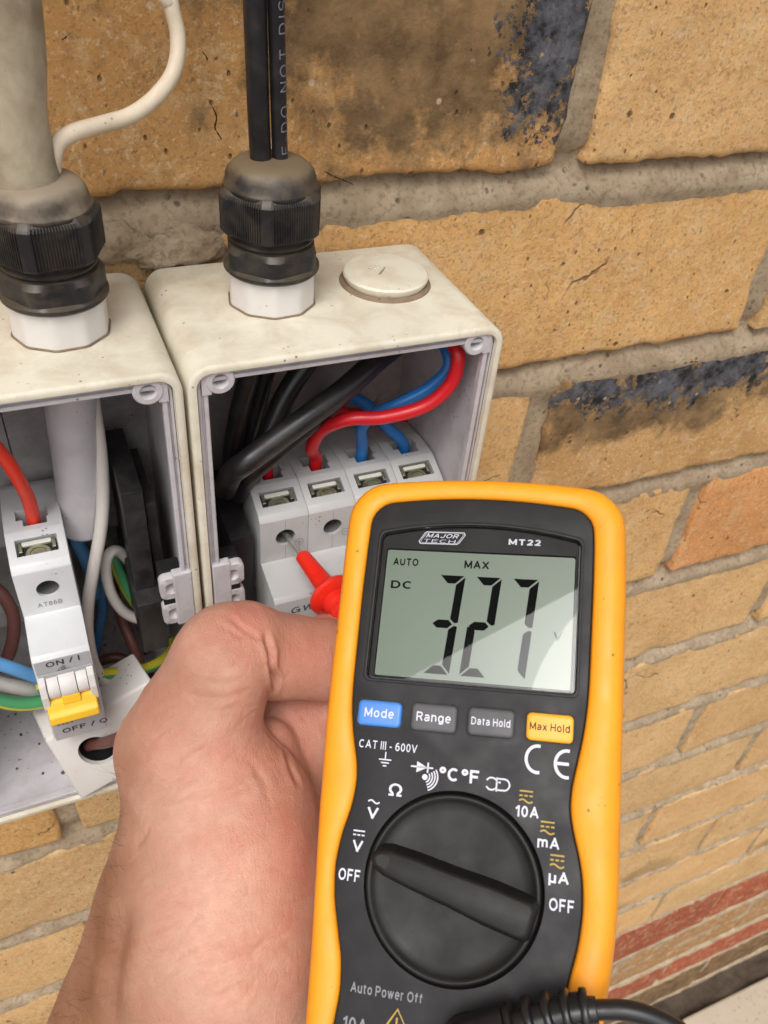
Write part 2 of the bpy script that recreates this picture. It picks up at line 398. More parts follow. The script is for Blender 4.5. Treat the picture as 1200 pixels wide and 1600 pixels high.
def skin_mat():
    m, nt, b = newmat('skin'); P = geo(nt)
    base = mix(nt, ramp(nt, noise_n(nt, P, 28, 4, .55), [(.3, 0), (.7, 1)]), (.46, .24, .165), (.66, .40, .295))
    base = mix(nt, ramp(nt, noise_n(nt, P, 70, 4, .6), [(.45, 0), (.72, .55)]), base, (.56, .21, .155))
    base = mix(nt, ramp(nt, noise_n(nt, P, 380, 4, .6), [(.3, .18), (.6, 0)]), base, (.36, .15, .09))
    # blood-flushed knuckles / fingertip
    fl = attr(nt, 'flush', 'GEOMETRY').outputs['Fac']
    base = mix(nt, math_n(nt, 'MULTIPLY', fl, .6), base, (.50, .15, .105))
    tn = attr(nt, 'tan', 'GEOMETRY').outputs['Fac']  # shade on the hand's left side put into skin colour, over some real tan
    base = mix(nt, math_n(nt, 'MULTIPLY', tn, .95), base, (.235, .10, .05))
    v = voro(nt, P, 75); fk = ramp(nt, v.outputs['Distance'], [(.07, 1), (.13, 0)])
    fk = math_n(nt, 'MULTIPLY', fk, ramp(nt, noise_n(nt, P, 40, 2), [(.6, 0), (.66, .45)]))
    base = mix(nt, fk, base, (.30, .10, .05))
    nt.links.new(base, b.inputs['Base Color'])
    nt.links.new(ramp(nt, noise_n(nt, P, 300, 4), [(.3, .42), (.7, .6)]), b.inputs['Roughness'])
    b.inputs['Subsurface Weight'].default_value = .15; b.inputs['Subsurface Radius'].default_value = (.004, .0016, .0008); b.inputs['Subsurface Scale'].default_value = 1.0
    b.inputs['Specular IOR Level'].default_value = .4
    # skin relief: cell pattern + directional fine lines
    v2 = voro(nt, vmath(nt, 'MULTIPLY', P, (1, 1, 1.5)), 1100, 'DISTANCE_TO_EDGE')
    h1 = ramp(nt, v2.outputs['Distance'], [(0, 0), (.12, 1)])
    nb = bump(nt, h1, .5, .00014)
    mp = nt.nodes.new('ShaderNodeMapping'); nt.links.new(P, mp.inputs[0]); mp.inputs['Rotation'].default_value = (.5, .6, .3); mp.inputs['Scale'].default_value = (1, .22, 1)
    nb = bump(nt, noise_n(nt, mp.outputs[0], 300, 6, .68, 1.2), .60, .0007, nb)
    nb = bump(nt, noise_n(nt, P, 110, 6, .65), .40, .0012, nb)
    nt.links.new(nb, b.inputs['Normal']); return m
M['skin'] = skin_mat()
def simple(name, col, rough=.5, em=None):
    m, nt, b = newmat(name); b.inputs['Base Color'].default_value = (*col, 1); b.inputs['Roughness'].default_value = rough; return m
def lcd_mat():
    m, nt, b = newmat('lcd_panel'); P = geo(nt)
    nt.links.new(mix(nt, noise_n(nt, P, 30, 2), (.150, .195, .150), (.175, .22, .17)), b.inputs['Base Color']); b.inputs['Roughness'].default_value = .35
    return m
M['lcd'] = lcd_mat()
M['lcdseg'] = simple('lcd_segment', (.005, .006, .006), .9); M['lcdseg'].node_tree.nodes['Principled BSDF'].inputs['Specular IOR Level'].default_value = .05
def glass_mat():
    m = bpy.data.materials.new('display_window'); m.use_nodes = True; nt = m.node_tree; nt.nodes.clear()
    fr = nt.nodes.new('ShaderNodeFresnel'); fr.inputs[0].default_value = 1.6
    k = math_n(nt, 'MULTIPLY', fr.outputs[0], 1.0, True)
    t = nt.nodes.new('ShaderNodeBsdfTransparent'); g = nt.nodes.new('ShaderNodeBsdfGlossy'); g.inputs['Roughness'].default_value = .01
    mx = nt.nodes.new('ShaderNodeMixShader'); o = nt.nodes.new('ShaderNodeOutputMaterial')
    nt.links.new(k, mx.inputs[0]); nt.links.new(t.outputs[0], mx.inputs[1]); nt.links.new(g.outputs[0], mx.inputs[2]); nt.links.new(mx.outputs[0], o.inputs[0])
    return m
M['glass'] = glass_mat()
M['hair'] = simple('dark_hair', (.05, .03, .02), .5)

# ================================================================== WALL
CH = .086
PERP = {-3: .12, -2: .118, -1: -.006, 0: .118, 1: .006, 2: .130, 3: .243, 4: .125, 5: .24, 6: .343, 7: .254, 8: .365, 9: .476, 10: .362, 11: .494, 12: .603, 13: .49, 14: .37, 15: .49}
PERP.update({-4: 0, -5: .12})
wall = empty('brick_wall', 'tan and orange clay brick house wall behind the two enclosures, red bricks near its foot', 'wall', (0, 0, 0))
GZ = -1.415
def brick_mesh(L, H, res, seed, groove=False):
    nx = max(4, int(L / res)); nz = max(3, int(H / res)); V = []; Fc = []
    jit = .0016 if res < .006 else .001
    r = 0.0035
    def er(t, s):   # wobble of an outline edge
        return jit * noise.noise(Vector((t * 60, s * 7.3, seed))) + jit * .9 * noise.noise(Vector((t * 200, s * 3.1, seed + 5)))
    xs = [0, .0012, .003] + [L * i / nx for i in range(1, nx)] + [L - .003, L - .0012, L]; xs = sorted(set(x for x in xs if 0 <= x <= L))
    zs = [0, .0012, .003] + [H * i / nz for i in range(1, nz)] + [H - .003, H - .0012, H]; zs = sorted(set(z for z in zs if 0 <= z <= H))
    nX, nZ = len(xs), len(zs)
    for z in zs:
        for x in xs:
            ex = min(x, L - x); ez = min(z, H - z); e = min(ex, ez)
            X = x - L / 2; Z = z - H / 2
            X += er(z, 1 if x < L / 2 else 2) * max(0, 1 - ex / .01); Z += er(x, 3 if z < H / 2 else 4) * max(0, 1 - ez / .01)
            chip = max(0, noise.noise(Vector((x * 45, z * 45, seed * 1.7))) - .15) * .006 * max(0, 1 - e / .007)
            y = r * max(0, 1 - e / .0022) ** 2 * .38 + chip
            y += .0009 * noise.noise(Vector((x * 40, z * 40, seed))) + .00045 * noise.noise(Vector((x * 150, z * 150, seed)))
            if groove: y += .0015 * (math.sin(z * 2 * math.pi / .0075) > .2)
            V.append((X, y, Z))
    for j in range(nZ - 1):
        for i in range(nX - 1):
            a = j * nX + i; Fc.append((a, a + 1, a + nX + 1, a + nX))
    # skirt
    loop = [i for i in range(nX)] + [j * nX + nX - 1 for j in range(1, nZ)] + [(nZ - 1) * nX + i for i in range(nX - 2, -1, -1)] + [j * nX for j in range(nZ - 2, 0, -1)]
    k = len(V)
    for i in loop: V.append((V[i][0], .03, V[i][2]))
    n = len(loop)
    for q in range(n):
        Fc.append((loop[q], k + q, k + (q + 1) % n, loop[(q + 1) % n]))
    me = mesh(V, Fc); 
    for p in me.polygons: p.use_smooth = True
    return me
far_cache = {}
bcount = 0
PLINTH = {11: (-.9480, -1.0560), 12: (-1.0600, -1.1840), 13: (-1.1900, -1.2780), 14: (-1.2860, -1.4000)}
for c in range(-5, 15):
    ztop = -c * CH; zc = ztop - CH / 2; sz_ = 1.0
    if c in PLINTH: zc = sum(PLINTH[c]) / 2; sz_ = (PLINTH[c][0] - PLINTH[c][1] - .008) / .0758
    xb = PERP[c]
    if c < -2 : lo, hi = -.55, .45
    elif c < 4: lo, hi = -.62, .62
    elif c < 9: lo, hi = -.65, 1.0
    else: lo, hi = -.65, 1.5
    k0 = math.floor((lo - xb) / .24); k1 = math.ceil((hi - xb) / .24)
    for k in range(k0, k1):
        xl = xb + k * .24; xc = xl + .12
        near = (c <= 4 and -.5 < xc < .45) or (c <= 9 and .1 < xc < .6)
        sd_ = (c * 37 + k * 11) % 97 + .37
        if near:
            me = brick_mesh(.2290, .0756, .004 if c <= 4 else .008, sd_, False)
        else:
            kk = ('g' if c == 12 else 'n') + str((c + k) % 3)
            if kk not in far_cache: far_cache[kk] = brick_mesh(.2295, .0758, .006 if c == 12 else .02, (c + k) % 3 + 3.3, c == 12)
            me = far_cache[kk]
        o = finish('brick', me, M['brick'] if not me.materials else None, wall)
        o.matrix_parent_inverse = Matrix.Identity(4)
        o.location = (xc + rnd.uniform(-.0007, .0007), rnd.uniform(-.0012, .0012), zc); o.scale = (1, 1, sz_)
        o.rotation_euler = (0, rnd.uniform(-.003, .003), rnd.uniform(-.003, .003))
        o['seed'] = (sd_ * 1.13, sd_ * .71, sd_ * 2.3)
        t = rnd.uniform(.9, 1.08); w = rnd.uniform(-.06, .06)
        tint = [t, t * (1 - w * .5), t * (1 - w)]
        burn = [0.0, 0.0, .1]; burnz = [0.0, .05, 0.0]; crust = [0.0, 0.0, 0.0]; csz = [.05, .03, 0.0]
        if rnd.random() < .18: burn = [.45, rnd.uniform(-.1, .1), .06]; burnz = [rnd.choice((-.03, .03)), .02, .2]
        if c == -1 and k == -1:   # the big scorched brick over the enclosures, its tint also holding upper-left shade
            tint = [.86, .74, .58]; burn = [1.0, .066, .092]; burnz = [.022, .060, 0.0]; crust = [.104, .006, 1.0]; csz = [.020, .040, 0.0]
        if c == -1 and k == -2: tint = [.78, .58, .44]; burn = [1.0, .0, .10]; burnz = [.02, .03, .3]  # upper-left shade put into tint and burn besides the scorching
        if c == -2: tint = [.8, .62, .48]; burn = [.9, -.02, .1]; burnz = [0, .04, .4]
        if c == -1 and k >= 0: tint = [1.08, 1.06, 1.02]; burn = [0.0, 0.0, .1]
        if c == 0 and k == -1: tint = [1.06, .99, .86]; burn = [0.0, 0, .1]
        if c == 1 and k == 0: tint = [.86, .80, .70]; burn = [1.0, -.055, .12]; burnz = [.016, .028, 1.0]; crust = [-.040, .026, 1.0]; csz = [.095, .016, 0.0]
        if c == 1 and k == -1: tint = [1.04, 1.0, .9]; burn = [0.0, 0, .1]
        if c == 2: tint = [1.02, .98, .9] if k < 0 else [1.0, .74, .60]; burn = [0.0, 0, .1]
        if c == 3: tint = [1.05, 1.05, 1.02]; burn = [0.0, 0, .1]
        if c == 3 and xc < -.2: tint = [1.0, .9, .7]
        if c in (11, 13): tint = [.44, .115, .10] if k % 2 else [.52, .14, .12]; burn = [0.0, 0, .1]
        if c == 12: tint = [.52, .46, .42]; burn = [0.0, 0, .1]
        if c >= 14: tint = [.30, .20, .18]; burn = [1.0, 0, .2]; burnz = [0, .1, 0.0]; crust = [0.0, 0.0, 0.0]
        o['tint'] = tint; o['burn'] = burn; o['burnz'] = burnz; o['crust'] = crust; o['crustsize'] = csz
        bcount += 1
# second, bluish scorch on the right end of the big brick is its own crust patch (geometry lumps, see below)
# mortar bed: one relief sheet behind the brick faces
def mortar_sheet():
    xs = list(np.arange(-.72, .62, .0032)) + list(np.arange(.62, 1.75, .012))
    zs = []; info = []
    z = .50
    for c in range(-6, 17):
        zt = -c * CH if c < 12 else (-1.058, -1.187, -1.282, -1.405, -1.49)[c - 12]     # joint centre
        for d in np.linspace(.0085, -.0085, 10 if c < 7 else 5): zs.append(zt + d); info.append(d)
        for d in np.linspace(-.014, -CH + .014, 9 if c < 6 else 3): zs.append(zt + d); info.append(9)
    V = []
    for z, d in zip(zs, info):
        for x in xs:
            n1 = noise.noise(Vector((x * 35, z * 35, 2))); n2 = noise.noise(Vector((x * 160, z * 160, 5))); n3 = noise.noise(Vector((x * 420, z * 420, 9)))
            if d < 5:
                t = (.0065 - d) / .013
                t = max(0, min(1, t)); y = .0068 - .0070 * (3 * t * t - 2 * t ** 3) + n1 * .0018 + n2 * .0010 + n3 * .0004
                if n1 < -.45: y += .003 * (-.45 - n1) * 4
            else: y = .0026 + n1 * .0014 + n2 * .0009 + n3 * .0004
            V.append((x, y, z))
    nX = len(xs); Fc = [(j * nX + i, j * nX + i + 1, (j + 1) * nX + i + 1, (j + 1) * nX + i) for j in range(len(zs) - 1) for i in range(nX - 1)]
    me = mesh(V, Fc)
    for p in me.polygons: p.use_smooth = True
    return me
mo = finish('mortar', mortar_sheet(), M['mortar'], wall)
# lumps of smeared mortar between and beside the enclosures
for (px, py, r_, sy) in ((262, 395, .006, .5), (205, 385, .005, .5), (175, 380, .006, .5), (300, 385, .007, .4), (232, 392, .0045, .6)):
    p = pY(px, py, -.001)
    bm = bmesh.new(); bmesh.ops.create_icosphere(bm, subdivisions=4, radius=r_)
    for v in bm.verts:
        v.co *= 1 + .35 * noise.noise(v.co * 260 + Vector((px, 0, 0))) + .15 * noise.noise(v.co * 700); v.co.y *= sy; v.co.x *= 1.5
    me = bpy.data.meshes.new('m'); bm.to_mesh(me); bm.free()
    o = finish('mortar_smear', me, M['mortar'], wall, True); o.location = p

for ci, P_ in enumerate(([(303, -20), (309, 10), (306, 28), (318, 50), (315, 75), (322, 92), (320, 105), (330, 122)], [(326, 152), (337, 182), (336, 200), (346, 218), (352, 248)], [(55, 57), (72, 60), (88, 63), (104, 57), (112, 48)], [(500, 262), (520, 274), (538, 284), (556, 288)])):
    rc_ = random.Random(ci); pts = []
    for px, py in P_:
        p = pY(px + rc_.uniform(-2, 2), py + rc_.uniform(-2, 2), .0003); pts.append(p)
    o = tube('crack', pts, lambda t, w=rc_.uniform(.00016, .00026): w * (1.05 - abs(2 * t - 1) ** 3) * (1 + .5 * math.sin(t * 47) * math.sin(t * 19)), M['crack'], wall, n=6, seg=8, flat=.8)
# ================================================================== GROUND, PAVING, EAVE
me = mesh([(-60, -60, GZ - .05), (60, -60, GZ - .05), (60, .3, GZ - .05), (-60, .3, GZ - .05)], [(0, 1, 2, 3)])
g = finish('ground', me, M['soil']); g['kind'] = 'structure'
V = []; nx_, ny_ = 260, 16
for j in range(ny_ + 1):
    for i in range(nx_ + 1):
        x = -.8 + 2.6 * i / nx_; y = .004 - .06 * j / ny_
        V.append((x, y, GZ - .012 + .02 * noise.noise(Vector((x * 18, y * 18, 3))) + .01 * noise.noise(Vector((x * 60, y * 60, 3)))))
me = mesh(V, [(j * (nx_ + 1) + i, (j + 1) * (nx_ + 1) + i, (j + 1) * (nx_ + 1) + i + 1, j * (nx_ + 1) + i + 1) for j in range(ny_) for i in range(nx_)])
s = finish('soil_strip', me, M['soil'], None, True); s['kind'] = 'structure'
pav = bpy.data.objects.new('paving', None); COL.objects.link(pav); pav['kind'] = 'structure'; pav.location = (0, 0, GZ)
pm = bevelled(fixn(mesh(*box_vf(-.148, .148, -.148, .148, -.05, 0))), .004, 2)
for i in range(-3, 8):
    for j in range(0, 6):
        o = finish('paver', pm, M['paver'] if not pm.materials else None, pav); o.matrix_parent_inverse = Matrix.Identity(4)
        o.location = (.415 + i * .302, -.034 - .15 - j * .302, rnd.uniform(-.002, .002)); o.rotation_euler = (0, 0, rnd.uniform(-.004, .004))
EZ, EY = 1.30, -.270
ev = empty('roof_eave', 'brown painted house eave with gutter overhanging the wall above', 'eave', (0, 0, EZ))
finish('soffit', fixn(mesh(*box_vf(-4, 4, EY + .02, .06, EZ, EZ + .012))), M['fascia'], ev)
finish('fascia', fixn(mesh(*box_vf(-4, 4, EY, EY + .018, EZ - .02, EZ + .17))), M['fascia'], ev)
gut = [(EY - .003, EZ + .17), (EY - .003, EZ + .06), (EY - .03, EZ + .05), (EY - .10, EZ + .05), (EY - .115, EZ + .07), (EY - .115, EZ + .17), (EY - .110, EZ + .17), (EY - .110, EZ + .075), (EY - .1, EZ + .056), (EY - .01, EZ + .056), (EY - .008, EZ + .17)]
finish('gutter', fixn(mesh(*extrude_poly(gut, 'x', -4, 4))), M['fascia'], ev)
finish('roof_slope', fixn(mesh(*extrude_poly([(EY - .05, EZ + .18), (.06, EZ + .42), (.06, EZ + .45), (EY - .05, EZ + .21)], 'x', -4, 4))), M['fascia'], ev)
# upper wall plate so the eave has something to hang from
finish('upper_wall', fixn(mesh(*box_vf(-4, 4, .03, .06, .50, EZ))), M['mortar'], wall)

# ================================================================== ENCLOSURES
YF, YB = -.0674, -.0015
ZT, ZBOT = -.0167, -.2035
def enclosure(x0, x1, label, knock, side):
    t = empty('switch_enclosure', label, 'junction box', ((x0 + x1) / 2, YB, ZBOT), 'open electrical enclosures on the wall')
    # outer shell (cream): from back rounding to front rim, then inwards over the rim
    def ring(ins, y, r): return [(a, y, b) for a, b in rrect(x0 + ins, x1 - ins, ZBOT + ins, ZT - ins, max(r - ins, .0008), 8)]
    R = .0068
    me = loft([ring(.004, YB, R), ring(.0012, YB - .0012, R), ring(0, YB - .004, R), ring(0, YF + .0012, R), ring(.0003, YF + .0004, R), ring(.0012, YF, R), ring(.0024, YF + .0002, R), ring(.0027, YF + .0018, R)], True, False)
    for p in me.polygons: p.use_smooth = True
    me = cut(me, []) if False else me
    finish('shell', me, M['cream'], t)
    smooth_by_angle(me, 50)
    # pale inner lip
    yl = YF + .0018
    i1 = .0058; r2 = .0030
    def ring2(ins, y, r): return [(a, y, b) for a, b in rrect(x0 + ins, x1 - ins, ZBOT + ins, ZT - ins, r, 8)]
    me = loft([ring2(.0026, yl + .0006, .0045), ring2(.0029, yl - .0000, .0042), ring2(.0036, yl - .0001, .0036), ring2(.0037, yl + .0008, .0035), ring2(.0044, yl + .0008, .003), ring2(.0045, yl - .0003, .003), ring2(i1 - .0003, yl - .0003, r2), ring2(i1, yl, r2)], False, False)
    smooth_by_angle(me, 35); finish('rim_lip', me, M['inner'], t)
    me = loft([ring2(i1, yl, r2), ring2(i1, yl + .0022, r2), ring2(.0030, yl + .0026, r2), ring2(.0032, yl + .02, r2), ring2(.0034, YB - .004, r2)], False, False)
    smooth_by_angle(me, 35); finish('inner_wall', me, M['inner'], t)
    yb = YB - .004
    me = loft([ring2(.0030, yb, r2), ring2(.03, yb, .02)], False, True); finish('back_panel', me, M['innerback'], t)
    # embossed rings on the back
    for cx, cz, r in ((x1 - .018, ZT - .020, .006), (x1 - .018, ZT - .062, .0045), (x0 + .03, ZT - .03, .017), (x1 - .035, ZT - .16, .008)):
        rings = [circle((cx, yb - h, cz), rr, 36, 'y') for rr, h in ((r + .0005, -.0002), (r + .0003, .0006), (r - .0003, .0006), (r - .0006, -.0002))]
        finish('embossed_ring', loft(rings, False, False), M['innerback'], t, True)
    # screw posts in the corners
    for sx in (x0 + .0093, x1 - .0093):
        for sz in (ZT - .0056, ZBOT + .0056):
            s_ = 1 if sz > -.1 else -1
            rings = [circle((sx, YB - .004, sz), .0042, 28, 'y'), circle((sx, yl - .0006, sz), .0042, 28, 'y'), circle((sx, yl - .0010, sz), .0038, 28, 'y'), circle((sx, yl - .0010, sz), .0024, 28, 'y'), circle((sx, yl - .0006, sz), .0021, 28, 'y'), circle((sx, yl + .014, sz), .0018, 28, 'y')]
            me = loft(rings, False, True); smooth_by_angle(me, 40); finish('screw_post', me, M['inner'], t)
            # locating rib running to the corner
            dx = 1 if sx > (x0 + x1) / 2 else -1
            vf = box_vf(0, .0022, -.0002, .004, -.0004, .0004)
            rot = Matrix.Translation((sx + dx * .0029, yl - .0006, sz + s_ * .0020)) @ Matrix.Rotation(math.atan2(-s_ * 1.0, dx) , 4, 'Y')
            me = fixn(mesh([rot @ Vector(v) for v in vf[0]], vf[1])); finish('post_rib', me, M['inner'], t)
            # web joining post to the side wall
            wx0, wx1 = (sx + .0026, x1 - .0040) if dx > 0 else (x0 + .0040, sx - .0026)
            me = fixn(mesh(*box_vf(wx0, wx1, yl - .0007, YB - .004, sz - .0040 if s_ > 0 else sz - .0030, sz + .0030 if s_ > 0 else sz + .0040))); finish('post_web', me, M['inner'], t)
    # cover hinge clips on one side
    for side_x, dr in ((x1 - .0088, -1), (x0 + .0092, 1)):
        for cz in (-.0985, -.1105):
            cx = side_x
            a = rrect(cx - .0044, cx + .0046, cz - .0049, cz + .0049, .0022, 8)
            y = yl - .0012; n_ = len(a)
            def ell(rx, rz, yy):
                out = []
                for (u, v) in a:
                    an = math.atan2((v - cz), (u - cx)); out.append((cx - dr * .0003 + rx * math.cos(an), yy, cz + rz * math.sin(an)))
                return out
            rings = [[(u, y + .0030, v) for u, v in a], [(u, y + .0004, v) for u, v in a], [(cx + (u - cx) * .94, y, cz + (v - cz) * .94) for u, v in a], ell(.0034, .0027, y), ell(.0031, .0024, y + .0004), ell(.0023, .0017, y + .0013), ell(.0010, .0008, y + .0016)]
            me = loft(rings, True, True); smooth_by_angle(me, 50); finish('hinge_clip', me, M['inner'], t)
        vb = box_vf(side_x + min(0, -dr * .0062), side_x + max(0, -dr * .0062), yl - .0014, yl + .002, -.1165, -.0925)
        finish('hinge_bridge', bevelled(fixn(mesh(*vb)), .0005), M['inner'], t)
        finish('hinge_slot', fixn(mesh(*box_vf(side_x - .0036, side_x + .0030, yl - .0011, yl + .003, -.1055, -.1035))), M['gap'], t)
        finish('hinge_block', bevelled(fixn(mesh(*box_vf(side_x - .0036, side_x + .0036, yl + .0024, yl + .009, -.1150, -.0940))), .0006), M['gap'], t)
    # grit that collected on the floor of the case
    r9 = random.Random(int(-x0 * 1e4)); parts = []
    for i in range(90):
        gx, gy = r9.uniform(x0 + .006, x1 - .006), r9.uniform(YF + .012, YB - .008); gs = .00018 + .0007 * r9.random() ** 4
        vf = box_vf(-gs, gs, -gs * r9.uniform(.5, 1), gs * r9.uniform(.5, 1), -gs * .6, gs * .6)
        mt = Matrix.Translation((gx, gy, ZBOT + .0035)) @ Matrix.Rotation(r9.uniform(0, 3), 4, 'Z') @ Matrix.Rotation(r9.uniform(0, .8), 4, 'X'); parts.append(([mt @ Vector(v) for v in vf[0]], vf[1]))
    for i in range(60):
        gx, gz = r9.uniform(x0 + .006, x1 - .006), ZBOT + .004 + .05 * r9.random() ** 2; gs = .00015 + .0005 * r9.random() ** 4
        vf = box_vf(-gs, gs, -gs * .4, gs * .4, -gs, gs)
        mt = Matrix.Translation((gx, yb - .0002, gz)) @ Matrix.Rotation(r9.uniform(0, 3), 4, 'Y'); parts.append(([mt @ Vector(v) for v in vf[0]], vf[1]))
    gr_ = finish('grit', fixn(mesh(*join_lists(parts))), M['grit'], t); gr_['kind'] = 'stuff'
    # knocked plug
    if knock:
        cx, cy = knock
        rings = [circle((cx, cy, ZT - .0002), .0152, 56), circle((cx, cy, ZT + .0006), .0148, 56), circle((cx, cy, ZT + .0009), .0135, 56)]
        finish('dust_ring', loft(rings, False, True), M['silt'], t, True)
        rings = [circle((cx, cy, ZT + .0004), .0128, 64), circle((cx, cy, ZT + .0018), .0137, 64), circle((cx, cy, ZT + .0031), .0140, 64), circle((cx, cy, ZT + .0037), .0135, 64), circle((cx, cy, ZT + .0039), .0126, 64)]
        me = loft(rings, False, True)
        a = math.radians(48); mt = Matrix.Translation((cx - .0006, cy + .0005, ZT + .0038)) @ Matrix.Rotation(a, 4, 'Z')
        vf = box_vf(-.0036, .0036, -.0006, .0006, -.0012, .001)
        me = fixn(mesh(*loft_vf(rings, True, True)))
        me = cut(me, [([mt @ Vector(v) for v in vf[0]], vf[1])]); smooth_by_angle(me, 30)
        pl = finish('blanking_plug', me, M['cream'], t)
        # embossed size mark beside the slot
        for i, dxy in enumerate(((-.0062, .0038), (-.0048, .0046), (-.0034, .0054), (-.0052, .0028), (-.0038, .0036), (-.0024, .0044))):
            vb = box_vf(-.00045, .00045, -.0005, .0005, 0, .00035); mt = Matrix.Translation((cx + dxy[0] + .001, cy + dxy[1] - .001, ZT + .0038)) @ Matrix.Rotation(.5 + i, 4, 'Z')
            finish('embossed_mark', fixn(mesh([mt @ Vector(v) for v in vb[0]], vb[1])), M['cream'], pl)
    return t
XR0, XR1 = -.1664, -.0670
XL0, XL1 = -.2672, -.1676
boxR = enclosure(XR0, XR1, 'open cream enclosure on the right holding the wide four pole breaker', (-.0930, -.0310), 1)
boxL = enclosure(XL0, XL1, 'open cream enclosure at the left edge holding the single pole breaker with yellow lever', None, 0)

# ------------------------------------------------------------------ cable glands
def gland(cx, cy, label, dome_mat, k=1.0, dz=0, hexph=.3):
    def circle(c, r, n=32, ax='z', ph=0): return [(c[0] + .9 * r * math.cos(2 * math.pi * i / n), c[1] + .9 * r * math.sin(2 * math.pi * i / n), c[2]) for i in range(n)]
    t = empty('cable_gland', label, 'cable gland', (cx, cy, ZT), 'black cable glands on top of the enclosures')
    def poly(r, n, z, ph, ba=.93):
        # polygon with softened corners, 72 samples
        out = []
        for i in range(96):
            a = 2 * math.pi * i / 96
            th = (a - ph) % (2 * math.pi / n) - math.pi / n
            rr = r * math.cos(math.pi / n) / math.cos(th); rr = .9 * min(rr, r * (.985 if n > 6 else .95)); out.append((cx + rr * math.cos(a), cy + rr * math.sin(a), z))
        return out
    z = ZT
    me = loft([poly(.0148, 10, z - .0006, .1), poly(.0146, 10, z + .0108, .1), poly(.0140, 10, z + .0112, .1)], True, True); smooth_by_angle(me, 20)
    finish('white_adaptor_nut', me, M['white'], t)
    finish('grime_ring', loft([poly(.0150, 10, ZT - .0001, .1), poly(.0154, 10, ZT + .00025, .1), poly(.0149, 10, ZT + .0006, .1), poly(.0145, 10, ZT + .0004, .1)], False, False), M['silt'], t, True)  # scuff ring that also stands for the contact shadow under the nut
    z0 = ZT + .0104
    me = loft([circle((cx, cy, z0), .0138, 96), circle((cx, cy, z0 + .0003), .0152, 96), circle((cx, cy, z0 + .0010), .0159, 96), circle((cx, cy, z0 + .0019), .0159, 96), poly(.0163, 6, z0 + .0026, hexph), poly(.0163, 6, z0 + .0072, hexph), circle((cx, cy, z0 + .0088), .0140, 96), circle((cx, cy, z0 + .0090), .0126, 96), circle((cx, cy, z0 + .0096), .0126, 96), circle((cx, cy, z0 + .0099), .0138, 96), circle((cx, cy, z0 + .0105), .0138, 96), circle((cx, cy, z0 + .0108), .0128, 96), circle((cx, cy, z0 + .0140), .0128, 96)], True, True)
    smooth_by_angle(me, 25); finish('lower_hex_nut', me, M['gland'], t)
    # ribbed cap nut
    z1 = ZT + .0225; 
    def ribbed(r, z, amp, ph=.15):
        out = []
        for i in range(480):
            a = 2 * math.pi * i / 480; th = (a - ph) % (math.pi / 3) - math.pi / 6
            rr = r * math.cos(math.pi / 6) / math.cos(th); rr = .93 * min(rr, r * .955)
            rr += amp * (1 if (i % 4) < 2 else -.5) * (1 if abs(th) < .40 else .1)
            out.append((cx + rr * math.cos(a), cy + rr * math.sin(a), z))
        return out
    me = loft([ribbed(.0148, z1, 0), ribbed(.0166, z1 + .0008, .0002), ribbed(.0171, z1 + .0014, .00030), ribbed(.0171, z1 + .0112, .00030), ribbed(.0165, z1 + .0122, .00005), ribbed(.0152, z1 + .0132, 0)], True, True)
    smooth_by_angle(me, 25); finish('ribbed_cap_nut', me, M['gland'], t)
    z2 = z1 + .0130; rings = []
    for rr, dz_ in ((.0136, -.0006), (.0132, .0004), (.0127, .0016), (.0124, .0030), (.0120, .0042), (.0113, .0053), (.0102, .0061), (.0084, .0067), (.0060, .0071), (.0030, .0072)):
        rings.append([(cx + rr * (1 + .035 * noise.noise(Vector((math.cos(q) * 2.4, math.sin(q) * 2.4, dz_ * 300 + cx * 99)))) * math.cos(q), cy + rr * (1 + .035 * noise.noise(Vector((math.cos(q) * 2.4, math.sin(q) * 2.4, dz_ * 300 + cx * 99)))) * math.sin(q), z2 + dz_) for q in [2 * math.pi * k_ / 64 for k_ in range(64)]])
    me = loft(rings, True, True); finish('sealing_dome', me, dome_mat, t, True)
    return t, z2
GR = (-.1322, -.0335); GL = (-.1945, -.0365)
glR, zR = gland(GR[0], GR[1], 'black cable gland on the right enclosure with two black cables entering', M['dome'])
glL, zL = gland(GL[0], GL[1], 'dusty black cable gland on the left enclosure with a thick grey cable', M['dome_grey'], hexph=.05)

# cables coming down into the glands
def cable(name, label, P, r, mat, group=None, **kw):
    o = tube(name, P, r, mat, None, None, **kw); tag(o, label, 'cable', group); return o
cable('solar_cable', 'thick black cable entering the right gland, the left of the pair', [(GR[0] - .0026, GR[1], zR - .001), (GR[0] - .0034, GR[1], .045), (GR[0] - .0038, GR[1] + .001, .10), (GR[0] - .004, GR[1] + .004, .25)], .0030, M['blackcable'], 'black cables entering the right gland')
c2 = cable('solar_cable', 'thinner black cable with white dotted lettering entering the right gland', [(GR[0] + .0028, GR[1] - .0005, zR - .001), (GR[0] + .0020, GR[1] - .0005, .045), (GR[0] + .0010, GR[1], .10), (GR[0] + .000, GR[1] + .003, .25)], .0022, M['blackcable'], 'black cables entering the right gland')
cable('supply_cable', 'thick weathered grey cable entering the left gland', [(GL[0] - .002, GL[1], zL + .004), (GL[0] - .0015, GL[1], .040), (GL[0] + .002, GL[1] + .001, .075), (GL[0] + .005, GL[1] + .003, .20)], lambda t: .0074 if t > .35 else .0085 - .0011 * min(1, t / .35), M['greycable'])
q = [pY(82, 268, -.036), pY(84, 245, -.036), pY(92, 222, -.035), pY(118, 206, -.034), pY(160, 194, -.031), pY(205, 180, -.028), pY(245, 150, -.024), pY(272, 110, -.020), pY(278, 60, -.017), pY(268, 10, -.016), pY(255, -60, -.016), Vector((-.150, -.014, .13)), Vector((-.152, -.012, .25))]
